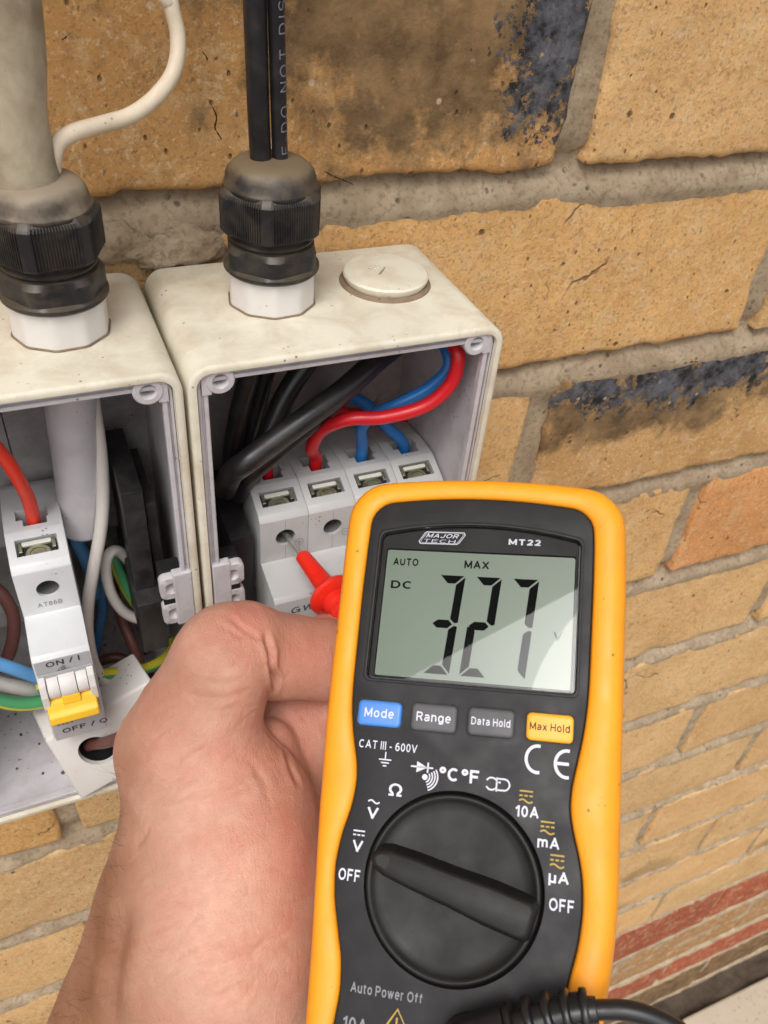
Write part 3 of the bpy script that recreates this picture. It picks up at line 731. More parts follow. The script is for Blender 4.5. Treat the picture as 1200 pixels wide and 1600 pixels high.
cable('thin_cable', 'thin cream cable curving away from the left gland up the wall', q, .0021, M['creamcable'])

# ------------------------------------------------------------------ lettering helper
def frame_matrix(o, x, y):
    x = Vector(x).normalized(); n = x.cross(Vector(y)).normalized(); y = n.cross(x)
    mt = Matrix.Identity(4)
    for i in range(3): mt[i][0] = x[i]; mt[i][1] = y[i]; mt[i][2] = n[i]; mt[i][3] = o[i]
    return mt
def _a(cx, cy, rx, ry, a0, a1, n=14):
    return [(cx + rx * math.cos(math.radians(a0 + (a1 - a0) * i / n)), cy + ry * math.sin(math.radians(a0 + (a1 - a0) * i / n))) for i in range(n + 1)]
XH = .73
def _bowl(cx=.27, w=.27): return _a(cx, XH / 2, w, XH / 2, 0, 360, 22)
GLYPH = {
 'A': (.74, [[(0, 0), (.37, 1), (.74, 0)], [(.14, .32), (.60, .32)]]),
 'B': (.62, [[(0, 0), (0, 1), (.36, 1)] + _a(.36, .76, .22, .24, 90, -90)[1:] + [(0, .52)], [(.36, .52)] + _a(.36, .26, .26, .26, 90, -90) + [(0, 0)]]),
 'C': (.70, [_a(.37, .5, .37, .5, 48, 312, 20)]),
 'D': (.68, [[(0, 0), (0, 1), (.28, 1)] + _a(.28, .5, .40, .5, 90, -90)[1:] + [(0, 0)]]),
 'E': (.58, [[(.58, 1), (0, 1), (0, 0), (.58, 0)], [(0, .53), (.52, .53)]]),
 'F': (.55, [[(.55, 1), (0, 1), (0, 0)], [(0, .50), (.48, .50)]]),
 'G': (.74, [_a(.37, .5, .37, .5, 48, 340, 20) + [(.74, .48)], [(.74, 0), (.74, .48), (.42, .48)]]),
 'H': (.64, [[(0, 0), (0, 1)], [(.64, 0), (.64, 1)], [(0, .52), (.64, .52)]]),
 'I': (.0, [[(0, 0), (0, 1)]]),
 'J': (.48, [[(.48, 1), (.48, .28)] + _a(.24, .26, .24, .26, 0, -170)[1:]]),
 'M': (.80, [[(0, 0), (0, 1)], [(0, 1), (.40, .12)], [(.40, .12), (.80, 1)], [(.80, 1), (.80, 0)]]),
 'N': (.66, [[(0, 0), (0, 1)], [(0, 1), (.66, 0)], [(.66, 0), (.66, 1)]]),
 'O': (.78, [_a(.39, .5, .39, .5, 0, 360, 26)]),
 'P': (.60, [[(0, 0), (0, 1), (.34, 1)] + _a(.34, .73, .26, .27, 90, -90)[1:] + [(0, .46)]]),
 'R': (.64, [[(0, 0), (0, 1), (.36, 1)] + _a(.36, .74, .25, .26, 90, -90)[1:] + [(0, .48)], [(.36, .48), (.62, 0)]]),
 'S': (.58, [_a(.29, .75, .28, .25, 20, 270, 12) + _a(.29, .25, .29, .25, 90, -160, 12)[1:]]),
 'T': (.64, [[(0, 1), (.64, 1)], [(.32, 1), (.32, 0)]]),
 'U': (.64, [[(0, 1), (0, .32)] + _a(.32, .32, .32, .32, 180, 360)[1:] + [(.64, 1)]]),
 'V': (.70, [[(0, 1), (.35, 0), (.70, 1)]]),
 'W': (1.0, [[(0, 1), (.25, 0), (.5, .95), (.75, 0), (1.0, 1)]]),
 'X': (.68, [[(0, 0), (.68, 1)], [(0, 1), (.68, 0)]]),
 '0': (.50, [_a(.25, .5, .25, .5, 0, 360, 24)]),
 '1': (.26, [[(.26, 0), (.26, 1), (0, .76)]]),
 '2': (.52, [_a(.26, .74, .25, .26, 165, -25, 12) + [(.30, .30), (0, 0), (.52, 0)]]),
 '4': (.56, [[(.42, 0), (.42, 1), (0, .28), (.56, .28)]]),
 '6': (.52, [_a(.26, .31, .26, .31, 0, 360, 22), [(.0, .36)] + _a(.29, .50, .28, .50, 170, 60, 10)]),
 '8': (.52, [_a(.26, .76, .23, .24, 0, 360, 20), _a(.26, .27, .26, .27, 0, 360, 20)]),
 'a': (.50, [_a(.24, XH - .22, .24, .22, 160, 0, 8) + [(.48, .12), (.52, 0)], [(.48, .42), (.2, .38)] + _a(.18, .19, .18, .19, 90, 300, 10) + [(.46, .14)]]),
 'd': (.54, [_bowl(), [(.54, 0), (.54, 1)]]),
 'e': (.52, [[(.0, .38), (.52, .38)] + _a(.26, XH / 2, .26, XH / 2, 0, 318, 20)[1:]]),
 'f': (.32, [[(.12, 0), (.12, .80)] + _a(.30, .82, .18, .18, 180, 95, 6)[1:], [(0, XH), (.32, XH)]]),
 'g': (.54, [_bowl(), [(.54, XH), (.54, -.06)] + _a(.28, -.04, .26, .20, 0, -155, 10)[1:]]),
 'l': (.0, [[(0, 0), (0, 1)]]),
 'm': (.82, [[(0, 0), (0, XH)], _a(.205, XH - .2, .205, .2, 180, 0, 10) + [(.41, 0)], _a(.615, XH - .2, .205, .2, 180, 0, 10) + [(.82, 0)]]),
 'n': (.48, [[(0, 0), (0, XH)], _a(.24, XH - .24, .24, .24, 180, 0, 10) + [(.48, 0)]]),
 'o': (.54, [_bowl()]),
 'r': (.28, [[(0, 0), (0, XH)], _a(.24, XH - .24, .24, .24, 180, 80, 8)]),
 't': (.30, [[(.12, .95), (.12, .14)] + _a(.24, .12, .12, .12, 180, 280, 6)[1:], [(0, XH), (.30, XH)]]),
 'u': (.48, [[(0, XH), (0, .24)] + _a(.24, .24, .24, .24, 180, 360, 10)[1:], [(.48, XH), (.48, 0)]]),
 'w': (.76, [[(0, XH), (.19, 0), (.38, XH - .05), (.57, 0), (.76, XH)]]),
 'x': (.48, [[(0, 0), (.48, XH)], [(0, XH), (.48, 0)]]),
 '-': (.28, [[(0, .36), (.28, .36)]]), '/': (.34, [[(0, -.05), (.34, 1.05)]]), '~': (.5, [[(i * .05, .45 + .1 * math.sin(i * .63)) for i in range(11)]]),
 '\u00b0': (.26, [_a(.15, .83, .17, .19, 0, 360, 14)]),
 '\u03bc': (.48, [[(0, XH), (0, -.26)], [(0, .24)] + _a(.24, .24, .24, .24, 180, 360, 10)[1:] + [(.48, XH)], [(.48, .3), (.48, 0)]]),
 '\u03a9': (.74, [[(0, 0), (.20, 0)] + [(.20, .10)] + _a(.37, .56, .34, .44, 235, -55, 20) + [(.54, .10), (.54, 0), (.74, 0)]]),
}
def _split(P):
    out = []; cur = [P[0]]
    for i in range(1, len(P)):
        if len(cur) >= 2:
            ax_, ay_ = cur[-1][0] - cur[-2][0], cur[-1][1] - cur[-2][1]; bx_, by_ = P[i][0] - cur[-1][0], P[i][1] - cur[-1][1]
            la, lb = math.hypot(ax_, ay_), math.hypot(bx_, by_)
            if la > 1e-6 and lb > 1e-6 and (ax_ * bx_ + ay_ * by_) / la / lb < .80: out.append(cur); cur = [cur[-1]]
        cur.append(P[i])
    out.append(cur); return out
def text_mesh(s, size, off=0.0, sx=1.0, shear=0, align='LEFT', thick=0.0, wt=None, track=.19):
    """plain upright sans drawn from strokes; off > 0 is bolder"""
    w = wt if wt else .135 + off * 2.0
    V, Fc = [], []; x = 0; zi = 0
    for ch in s:
        if ch == ' ': x += .34; continue
        adv, SS = GLYPH[ch]
        for S in SS:
            pieces = _split(S)
            for pi, q in enumerate(pieces):
                q = [(a + w / 2, b * (1 - w) + w / 2) for a, b in q]
                q2 = list(q)
                def ext(p, o, k):
                    l = math.hypot(p[0] - o[0], p[1] - o[1]) or 1; return (p[0] + (p[0] - o[0]) / l * k, p[1] + (p[1] - o[1]) / l * k)
                closed = math.hypot(S[0][0] - S[-1][0], S[0][1] - S[-1][1]) < 1e-4 and len(pieces) == 1
                straight_end = len(q) == 2
                k0 = w * .5 if (pi > 0 or (straight_end and abs(q[0][0] - q[1][0]) < 1e-6)) else (w * .25 if straight_end else 0)
                k1 = w * .5 if (pi < len(pieces) - 1 or (straight_end and abs(q[0][0] - q[1][0]) < 1e-6)) else (w * .25 if straight_end else 0)
                if not closed:
                    q2[0] = ext(q[0], q[1], k0); q2[-1] = ext(q[-1], q[-2], k1)
                P = q2; n = len(P); L, R_ = [], []
                for i in range(n):
                    if closed: a, b = P[i - 1 if i > 0 else n - 2], P[i + 1 if i < n - 1 else 1]
                    else: a, b = P[max(i - 1, 0)], P[min(i + 1, n - 1)]
                    dx, dy = b[0] - a[0], b[1] - a[1]; l = math.hypot(dx, dy) or 1
                    L.append((P[i][0] - dy / l * w / 2, P[i][1] + dx / l * w / 2)); R_.append((P[i][0] + dy / l * w / 2, P[i][1] - dx / l * w / 2))
                k = len(V); zz = zi * .0009; zi += 1
                for a, b in L + R_: V.append(((x + a + shear * b) * size * sx * .74, b * size * .74, zz * size))
                Fc += [(k + i, k + n + i, k + n + i + 1, k + i + 1) for i in range(n - 1)]
        x += adv + w + track
    return mesh(V, Fc)
def lettering(s, mat, parent, mtx, size, off=0.0, sx=1.0, shear=0, align='LEFT', name='lettering', width=None):
    me = text_mesh(s, size, off, sx, shear, align)
    if width:
        xs = [v.co.x for v in me.vertices]; w0 = max(xs) - min(xs)
        for v in me.vertices: v.co.x *= width / w0
    me.transform(mtx); return finish(name, me, mat, parent)

# print on the cable
m1 = frame_matrix((GR[0] + .0041, GR[1] - .0041, .0265), (0, 0, 1), (-1, -.15, 0))
lettering('E-DO NOT DISCONNECT', M['printw'], None, Matrix.Identity(4), .001) if False else None
def cable_print():
    s = 'SE-DO  NOT  DISCONNECT'
    me = text_mesh(s, .0034, 0, 1.30, wt=.10, track=.36)
    # wrap: x of text -> height, y of text -> angle round the cable
    path = [Vector((GR[0] + .0028, GR[1] - .0005, zR - .001)), Vector((GR[0] + .0020, GR[1] - .0005, .045)), Vector((GR[0] + .0010, GR[1], .10)), Vector((GR[0] + .000, GR[1] + .003, .25))]
    cpts = catmull(path, 12)
    def at_z(z):
        for a, b in zip(cpts[:-1], cpts[1:]):
            if a.z <= z <= b.z: t = (z - a.z) / max(1e-9, b.z - a.z); return a.lerp(b, t)
        return cpts[-1]
    bm = bmesh.new(); bm.from_mesh(me); bmesh.ops.triangulate(bm, faces=bm.faces); 
    bmesh.ops.subdivide_edges(bm, edges=[e for e in bm.edges if e.calc_length() > .0012], cuts=2)
    for v in bm.verts:
        z = zR + .0052 + v.co.x; ang = -math.pi / 2 + .55 - (v.co.y - .0012) / .0022
        c = at_z(z); v.co = Vector((c.x + .00224 * math.cos(ang), c.y + .00224 * math.sin(ang), z))
    bm.to_mesh(me); bm.free()
    o = finish('printed_lettering', me, M['cableprint'], c2); return o
cable_print()

# ================================================================== BREAKERS
PROF = [(-.010, -.0885), (-.014, -.0870), (-.031, -.0847), (-.040, -.0847), (-.0512, -.0893), (-.0530, -.0913), (-.0530, -.1105), (-.0545, -.1109), (-.0685, -.1135), (-.0700, -.1150), (-.0700, -.1560), (-.0685, -.1580), (-.0535, -.1625), (-.053, -.164), (-.053, -.184), (-.050, -.187), (-.010, -.190)]
def breaker(x_left, n, pitch, name, label):
    t = empty(name, label, 'circuit breaker', (x_left + n * pitch / 2, -.008, -.19))
    clamps = []
    for i in range(n):
        a = x_left + i * pitch + .00005; b = x_left + (i + 1) * pitch - .00005
        me = fixn(mesh(*extrude_poly(PROF, 'x', a, b)))
        me = bevelled(me, .00028 if n > 1 else .00045, 2, 12)
        cx = (a + b) / 2
        cuts = []
        # screw hole in the face
        cuts.append(loft_vf([circle((cx + .0004, -.060, -.0998), .0036, 40, 'y'), circle((cx + .0004, -.0385, -.0998), .0036, 40, 'y')]))
        # clamp window on the slope (rotated box)
        sl = math.atan2(-.0046, -.0112)
        def wcut(hx, hs, dpt, oy=0):
            vf = box_vf(-hx, hx, -hs, hs, -dpt, .004)
            ctr = Vector((cx, -.0455, -.0870)); ex = Vector((1, 0, 0)); es = Vector((0, -.0112, -.0046)).normalized(); en = ex.cross(es); 
            if en.z < 0: en = -en
            return [ctr + ex * v[0] + es * (v[1] + oy) + en * v[2] for v in vf[0]], vf[1]
        cuts.append(wcut(.0064, .0030, .0030))
        # stepped wire entry
        cuts.append(box_vf(cx - .0050, cx + .0050, -.0345, -.0290, -.094, -.08))
        me1 = cut(me, cuts); me1 = cut(me1, [box_vf(cx - .0030, cx + .0044, -.0378, -.0340, -.093, -.08)])
        if n == 1: pass
        smooth_by_angle(me1, 30)
        h = finish('pole_housing' if n > 1 else 'housing', me1, M['mcb4' if n > 1 else 'mcb'], t)
        # clamp: bright bar, dark frame and greenish screw disc
        ctr = Vector((cx, -.0455, -.0870)); ex = Vector((1, 0, 0)); es = Vector((0, -.0112, -.0046)).normalized(); en = Vector((0, -.0046, .0112)).normalized()
        def place(vf): return fixn(mesh([ctr + ex * v[0] + es * v[1] + en * v[2] for v in vf[0]], vf[1]))
        cl = finish('terminal_clamp', place(box_vf(-.0060, .0060, -.0026, .0027, -.0029, -.0022)), M['gap'], t)
        finish('clamp_bar', bevelled(place(box_vf(-.0045, .0045, -.0024, -.0009, -.0022, -.0008)), .0002), M['clampbar'], cl)
        for sx in (-1, 1): finish('clamp_ear', bevelled(place(box_vf(sx * .0051 - .0006, sx * .0051 + .0006, -.0022, .0012, -.0022, -.0008)), .0002), M['zinc'], cl)
        disc = loft_vf([[(.0040 * math.cos(q), .0020 + .0032 * math.sin(q), -.0021) for q in [2 * math.pi * k / 28 for k in range(28)]], [(.0038 * math.cos(q), .0020 + .0030 * math.sin(q), -.0015) for q in [2 * math.pi * k / 28 for k in range(28)]], [(.0026 * math.cos(q), .0020 + .0020 * math.sin(q), -.0015) for q in [2 * math.pi * k / 28 for k in range(28)]], [(.0024 * math.cos(q), .0020 + .0018 * math.sin(q), -.0019) for q in [2 * math.pi * k / 28 for k in range(28)]]])
        dv = [(x, min(y, .0029), z) for x, y, z in disc[0]]
        finish('clamp_screw', place((dv, disc[1])), M['zinc'], cl, False)
        # screw head deep in the face hole
        me = loft([circle((cx + .0004, -.0390, -.0998), .0035, 24, 'y'), circle((cx + .0004, -.0412, -.0998), .0026, 24, 'y'), circle((cx + .0004, -.0412, -.0998), .0012, 24, 'y'), circle((cx + .0004, -.0400, -.0998), .0010, 24, 'y')]); finish('terminal_screw', me, M['screwgrey'], t)
        hl = loft([circle((cx + .0004, -.0520, -.0998), .00350, 32, 'y'), circle((cx + .0004, -.0410, -.0998), .00345, 32, 'y')], False, False); finish('hole_liner', hl, M['holeliner'], t, True)  # added dark tube, paints the hole's inner shade over the lit plastic
        # conductor seat in the entry
        finish('conductor_seat', fixn(mesh(*box_vf(cx - .0046, cx + .0046, -.0340, -.0294, -.0938, -.0930))), M['copper'], t)
    return t
P4 = .0180; X4 = -.1431
mcb4 = breaker(X4, 4, P4, 'four_pole_breaker', 'wide grey four pole breaker with red and blue wires, marked GWR')
X1 = -.2238; P1 = .0182
mcb1 = breaker(X1, 1, P1, 'single_pole_breaker', 'narrow single pole breaker with a yellow lever switched off and a red wire')
mx_front = lambda x, z, y: frame_matrix((x, y, z), (1, 0, 0), (0, 0, 1))
# fine vertical mould seams on the four pole face
for i in range(4):
    cx = X4 + (i + .5) * P4 + .0004
    for za, zb, yy in ((-.0922, -.0962, -.05303), (-.1036, -.1102, -.05303)):
        finish('mould_seam', fixn(mesh(*box_vf(cx - .00006, cx + .00006, yy - .00003, yy + .0004, zb, za))), M['graymark'], mcb4)
lettering('GWR', M['printb'], mcb4, mx_front(-.1372, -.1215, -.07005) , .0042, .012, 1.25, .15)
lettering('4G32', M['printb'], mcb4, mx_front(-.1225, -.1215, -.07005), .0042, .012, 1.25, .15) if False else None
def ring_mark(cx, cz, y, r, sym, parent, mat):
    rings = [circle((cx, y, cz), r, 28, 'y'), circle((cx, y, cz), r - .00022, 28, 'y')]
    finish('polarity_mark', fixn(mesh(*loft_vf(rings, False, False))), mat, parent)
    finish('polarity_mark', fixn(mesh(*box_vf(cx - r * .5, cx + r * .5, y - .00002, y, cz - .00012, cz + .00012))), mat, parent)
    if sym == '+': finish('polarity_mark', fixn(mesh(*box_vf(cx - .00012, cx + .00012, y - .00003, y - .00001, cz - r * .5, cz + r * .5))), mat, parent)
ring_mark(X4 + P4 * .5 + .0056, -.1035, -.05306, .0016, '+', mcb4, M['graymark'])
ring_mark(X4 + P4 * 1.5 + .0056, -.1035, -.05306, .0016, '-', mcb4, M['graymark'])
# single pole: print, lever bay, lever
lettering('AT86B', M['graymark'], mcb1, mx_front(-.2187, -.1075, -.05306), .0027, .01, .85)
bay = fixn(mesh(*box_vf(X1 + .0010, X1 + P1 - .0010, -.0722, -.06, -.1560, -.1240)))
finish('lever_bay', fixn(mesh(*box_vf(X1 + .0008, X1 + P1 - .0008, -.0706, -.066, -.1430, -.1210))), M['mcb_grey'], mcb1)
for xa, xb in ((X1 + .0004, X1 + .0026), (X1 + P1 - .0026, X1 + P1 - .0004)):
    prof = [(-.0695, -.1215), (-.0735, -.1225), (-.0752, -.1270), (-.0752, -.1330), (-.0730, -.1365), (-.0695, -.1370)]
    finish('lever_guard', bevelled(fixn(mesh(*extrude_poly(prof, 'x', xa, xb))), .0003), M['white'], mcb1)
for xa, xb, r in ((X1 + .0028, X1 + .0064, .0046), (X1 + .0066, X1 + .0118, .0050), (X1 + .0120, X1 + P1 - .0028, .0046)):
    rings = [circle((xa, -.0700, -.1272), r, 32, 'x'), circle((xb, -.0700, -.1272), r, 32, 'x')]
    me = loft(rings); me = bevelled(me, .0002); smooth_by_angle(me, 30); finish('lever_drum', me, M['white'], mcb1)
prof = [(-.0715, -.1300), (-.0745, -.1305), (-.0765, -.1335), (-.0782, -.1345), (-.0788, -.1372), (-.0770, -.1395), (-.0720, -.1395)]
lev = finish('lever', bevelled(fixn(mesh(*extrude_poly(prof, 'x', X1 + .0012, X1 + P1 - .0012))), .0005, 2, 15), M['toggle'], mcb1)
prof = [(-.0728, -.1284), (-.0748, -.1286), (-.0758, -.1318), (-.0728, -.1318)]
finish('lever_tab', bevelled(fixn(mesh(*extrude_poly(prof, 'x', X1 + .0064, X1 + .0122))), .0003), M['toggle'], lev)
finish('label_strip', fixn(mesh(*box_vf(X1 + .0006, X1 + P1 - .0006, -.07025, -.0699, -.1572, -.1425))), M['mcb_grey'], mcb1)
finish('label_strip', fixn(mesh(*box_vf(X1 + .0006, X1 + P1 - .0006, -.07018, -.0699, -.1208, -.1148))), M['mcb_grey'], mcb1)
lettering('ON / I', M['printk'], mcb1, mx_front(X1 + .0040, -.1178, -.0703), .0032, .012, 1.2)
lettering('OFF / O', M['printk'], mcb1, mx_front(X1 + .0034, -.1538, -.0704), .0034, .012, 1.15)
lettering('240V~', M['printk'], mcb1, mx_front(X1 + .0022, -.1490, -.0704), .0019, .01, 1.15)
def stroke_vf(pts, w):
    P = [Vector((p[0], p[1], 0)) for p in pts]; L, R = [], []
    for i, p in enumerate(P):
        d = (P[min(i + 1, len(P) - 1)] - P[max(i - 1, 0)])
        if d.length < 1e-9: d = Vector((1, 0, 0))
        d.normalize(); n = Vector((-d.y, d.x, 0)) * w / 2; L.append(p + n); R.append(p - n)
    V = L + R; n = len(P); return V, [(i, i + 1, n + i + 1, n + i) for i in range(n - 1)]
def strokes(name, S, w, mat, parent, mtx):
    V, Fc = join_lists([stroke_vf(s, w) for s in S]); me = mesh([mtx @ Vector(v) for v in V], Fc)
    return finish(name, me, mat, parent)
def arc(cx, cy, r, a0, a1, n=12, ry=None):
    return [(cx + r * math.cos(math.radians(a0 + (a1 - a0) * i / n)), cy + (ry or r) * math.sin(math.radians(a0 + (a1 - a0) * i / n))) for i in range(n + 1)]
# compliance triangle under ON / I
strokes('approval_mark', [[(-.0021, -.0010), (0, .0011), (.0021, -.0010), (-.0021, -.0010)], arc(0, -.0003, .0006, 0, 360), [(-.0002, 0), (0, -.0005), (.0004, .0001)]], .00018, M['printk'], mcb1, frame_matrix((X1 + .0090, -.0703, -.1195), (1, 0, 0), (0, 0, 1)))

# black strips between breaker and case wall, rail
rl = empty('mounting_rail', 'steel mounting rail behind the wide breaker', 'rail', (-.118, -.006, -.1375), 'mounting rails inside the enclosures')
rp = [(-.0060, -.1550), (-.0120, -.1550), (-.0120, -.1500), (-.0070, -.1500), (-.0070, -.1250), (-.0120, -.1250), (-.0120, -.1200), (-.0060, -.1200)]
rr_ = finish('rail_profile', fixn(mesh(*extrude_poly(rp, 'x', -.1585, -.0755))), M['rail'], rl)
rl2 = rl.copy(); COL.objects.link(rl2); rl2['label'] = 'steel mounting rail behind the single pole breaker'; rl2.location = (-.2187, -.006, -.1375)
rc = rr_.copy(); COL.objects.link(rc); rc.parent = rl2; rc.matrix_parent_inverse = rr_.matrix_parent_inverse.copy()

def blk(name, label, x0, x1, y0, y1, z0, z1, mat, cat, group=None):
    o = bbox(name, x0, x1, y0, y1, z0, z1, mat, None, .0006); return tag(o, label, cat, group)
blk('filler_strip', 'black plastic filler strip left of the four pole breaker', -.1535, -.1452, -.052, -.012, -.200, -.0965, M['black'], 'filler strip')
fs = empty('terminal_bar', 'black terminal bar on the right wall inside the left enclosure', 'terminal bar', (-.183, -.02, -.13))
bbox('bar_body', -.1870, -.1800, -.048, -.012, -.128, -.0705, M['black'], fs, .0006)
bbox('bar_side', -.1795, -.1760, -.044, -.012, -.1340, -.0800, M['black'], fs, .0006)
bbox('bar_foot', -.1880, -.1790, -.0555, -.012, -.1400, -.1150, M['black'], fs, .0006)

# lower device, hanging at a slant
ld = empty('terminal_block', 'white slanted terminal cover with a round hole at the bottom of the left enclosure', 'terminal cover', (-.205, -.05, -.18))
A_ = pY(70, 1158, -.060); B_ = pY(128, 1250, -.0690)
xd = (pY(160, 1232, -.0695) - B_).normalized(); dn = (B_ - A_)
C_ = B_ + xd * .046; D_ = A_ + xd * .046
nb_ = xd.cross(dn).normalized(); nb_ = nb_ if nb_.y > 0 else -nb_
back_off = nb_ * .020 - xd * .0085 + Vector((0, 0, .004))
V = [A_, B_, C_, D_] + [p + back_off for p in (A_, B_, C_, D_)]
me = fixn(mesh(V, [(0, 1, 2, 3), (4, 7, 6, 5), (0, 4, 5, 1), (1, 5, 6, 2), (2, 6, 7, 3), (3, 7, 4, 0)]))
me = bevelled(me, .0012, 3)
hc = pY(152, 1167, -.063)
fr_m = frame_matrix(hc, xd, -dn)
cyl = loft_vf([[fr_m @ Vector((.0066 * math.cos(a), .0070 * math.sin(a), z)) for a in [2 * math.pi * k / 40 for k in range(40)]] for z in (-.014, .02)])
me = cut(me, [cyl]); smooth_by_angle(me, 35)
finish('cover_body', me, M['white'], ld)
finish('hole_liner', loft([[fr_m @ Vector((r_ * math.cos(a), r_ * 1.06 * math.sin(a), z_)) for a in [2 * math.pi * k / 40 for k in range(40)]] for r_, z_ in ((.00655, .0002), (.0063, -.001), (.0063, -.0138))], False, True), M['gap'], ld, True)  # added black tube so the cover hole reads as shaded inside
lm_ = frame_matrix(pY(183, 1122, -.0602) , xd, -dn)
strokes('approval_mark', [arc(0, 0, .0016, 0, 360, 20), [(-.0008, -.0006), (-.0006, .0007), (.0002, .0007), (.0003, 0), (-.0006, -.0001)], [(.0001, -.0008), (.0008, -.0008), (.0008, .0003)]], .00026, M['graymark'], ld, Matrix.Translation(-nb_ * .0012) @ lm_)
# wires helpers for green/yellow
def gy_wire(name, label, P, r=.0022):
    me = fixn(mesh(*tube_vf(P, r, n=16)))
    a = me.attributes.new('stripe', 'FLOAT', 'POINT')
    for i in range(len(me.vertices)):
        k = i % 16; a.data[i].value = 1.0 if k in (0, 1, 2, 3, 4, 13 if False else 4) else 0.0
    o = finish(name, me, M['gy'], None, True); return tag(o, label, 'wire')
def wire(label, P, r, mat, name='wire', group=None):
    o = tube(name, P, r, mat, None); return tag(o, label, 'wire', group)
g1 = 'wires in the right enclosure'; g2 = 'wires in the left enclosure'
# right enclosure
wire('red wire looping from the upper right corner to the second terminal', [pY(690, 520, -.040), pY(709, 540, -.052), pY(716, 562, -.056), pY(704, 600, -.056), pY(665, 634, -.054), pY(600, 652, -.051), pY(545, 655, -.047), pY(503, 672, -.0415), pY(487, 700, -.038), (X4 + P4 * 1.5 - .0002, -.0340, -.0815), (X4 + P4 * 1.5, -.0335, -.0925)], .0024, M['red'], 'red_wire', g1)
wire('blue wire looping beside the red one into the third terminal', [pY(680, 525, -.034), pY(697, 545, -.044), pY(700, 575, -.048), pY(670, 606, -.047), pY(620, 632, -.044), pY(585, 648, -.040), pY(565, 668, -.0375), (X4 + P4 * 2.5 - .0002, -.0350, -.079), (X4 + P4 * 2.5, -.0335, -.0925)], .0022, M['blue'], 'blue_wire', g1)
wire('blue wire rising from behind and ending in the fourth terminal', [pY(478, 690, -.012), pY(488, 655, -.010), pY(505, 625, -.012), pY(535, 614, -.017), pY(572, 632, -.024), pY(600, 662, -.031), (X4 + P4 * 3.5 - .0004, -.0330, -.0835), (X4 + P4 * 3.5, -.0330, -.0925)], .0023, M['blue'], 'blue_wire', g1)
wire('red wire behind the black cables ending in the first terminal', [pY(640, 655, -.014), pY(590, 648, -.013), pY(545, 645, -.015), pY(508, 640, -.018), pY(462, 660, -.024), pY(432, 695, -.030), (X4 + P4 * .5, -.0325, -.0835), (X4 + P4 * .5 + .0005, -.0325, -.0925)], .0022, M['red'], 'red_wire', g1)
wire('thick black cable crossing diagonally in front of the wires', [pY(660, 505, -.030), pY(625, 535, -.034), pY(590, 562, -.040), pY(540, 607, -.047), pY(480, 652, -.0515), pY(425, 692, -.054), pY(385, 722, -.056), pY(362, 740, -.052), pY(352, 765, -.040)], lambda t: .0039, M['blackcable'], 'black_cable', g1)
wire('black cable lying just under the diagonal one and bending into the breaker corner', [pY(590, 548, -.020), pY(560, 592, -.030), pY(500, 650, -.040), pY(445, 697, -.046), pY(405, 730, -.046), pY(385, 752, -.044), pY(372, 775, -.036)], .0031, M['blackcable'], 'black_cable', g1)
wire('black cable running down the left wall of the right enclosure', [pY(400, 540, -.036), pY(388, 590, -.036), pY(375, 640, -.036), pY(364, 700, -.036), pY(362, 760, -.032), pY(368, 800, -.024)], .0034, M['blackcable'], 'black_cable', g1)
wire('black cable standing second from the left wall', [pY(430, 540, -.026), pY(412, 590, -.026), pY(400, 640, -.027), pY(385, 700, -.029), pY(378, 760, -.028)], .0033, M['blackcable'], 'black_cable', g1)
wire('black cable slanting from the gland towards the left', [pY(500, 540, -.030), pY(470, 580, -.032), pY(445, 620, -.034), pY(425, 665, -.037), pY(405, 710, -.040), pY(392, 745, -.038)], .0037, M['blackcable'], 'black_cable', g1)
# left enclosure
wire('bright red wire curving into the top of the single pole breaker', [Vector((-.2400, -.030, -.020)), Vector((-.2400, -.042, -.036)), pY(-50, 645, -.047), pY(-15, 690, -.046), pY(12, 722, -.044), pY(32, 755, -.041), pY(46, 785, -.037), (X1 + P1 * .5 + .0002, -.0335, -.0925)], .0022, M['redl'], 'red_wire', g2)
sl_ = tube('conduit_sleeve', [pY(112, 560, -.030), pY(112, 640, -.028), pY(122, 720, -.027), pY(128, 790, -.027), pY(129, 812, -.027), pY(129, 822, -.027), pY(129, 832, -.027)], lambda t: .0080 if t < .80 else .0080 * math.sqrt(max(.02, 1 - ((t - .80) / .205) ** 2)), M['sleeve'], None, n=32)
tag(sl_, 'wide white sleeve hanging inside the left enclosure', 'sleeve')
wire('thin white cable hanging beside the sleeve and curling to the lower right', [pY(140, 590, -.030), pY(147, 640, -.030), pY(156, 700, -.031), pY(161, 770, -.034), pY(157, 830, -.037), pY(146, 890, -.040), pY(138, 940, -.042), pY(137, 990, -.044), pY(148, 1040, -.047), pY(175, 1075, -.050), pY(210, 1098, -.052), pY(250, 1125, -.052)], .0022, M['whitecable'], 'white_cable', g2)
wire('white wire bent into a hairpin loop beside the terminal bar', [pY(250, 960, -.020), pY(228, 915, -.022), pY(204, 880, -.026), pY(184, 861, -.030), pY(169, 868, -.033), pY(166, 895, -.034), pY(175, 930, -.035), pY(195, 957, -.035), pY(225, 969, -.034), pY(262, 968, -.030)], .0020, M['whitecable'], 'white_wire', g2)
gy_wire('earth_wire', 'green and yellow wire inside the white hairpin loop', [pY(176, 862, -.020), pY(184, 890, -.024), pY(200, 925, -.027), pY(222, 952, -.028), pY(255, 968, -.026)])
gy_wire('earth_wire', 'green and yellow wire bending up at the right below the terminal bar', [pY(60, 1075, -.046), pY(110, 1062, -.048), pY(160, 1054, -.048), pY(205, 1050, -.046), pY(240, 1040, -.042), pY(264, 1022, -.036), pY(270, 1000, -.028)])
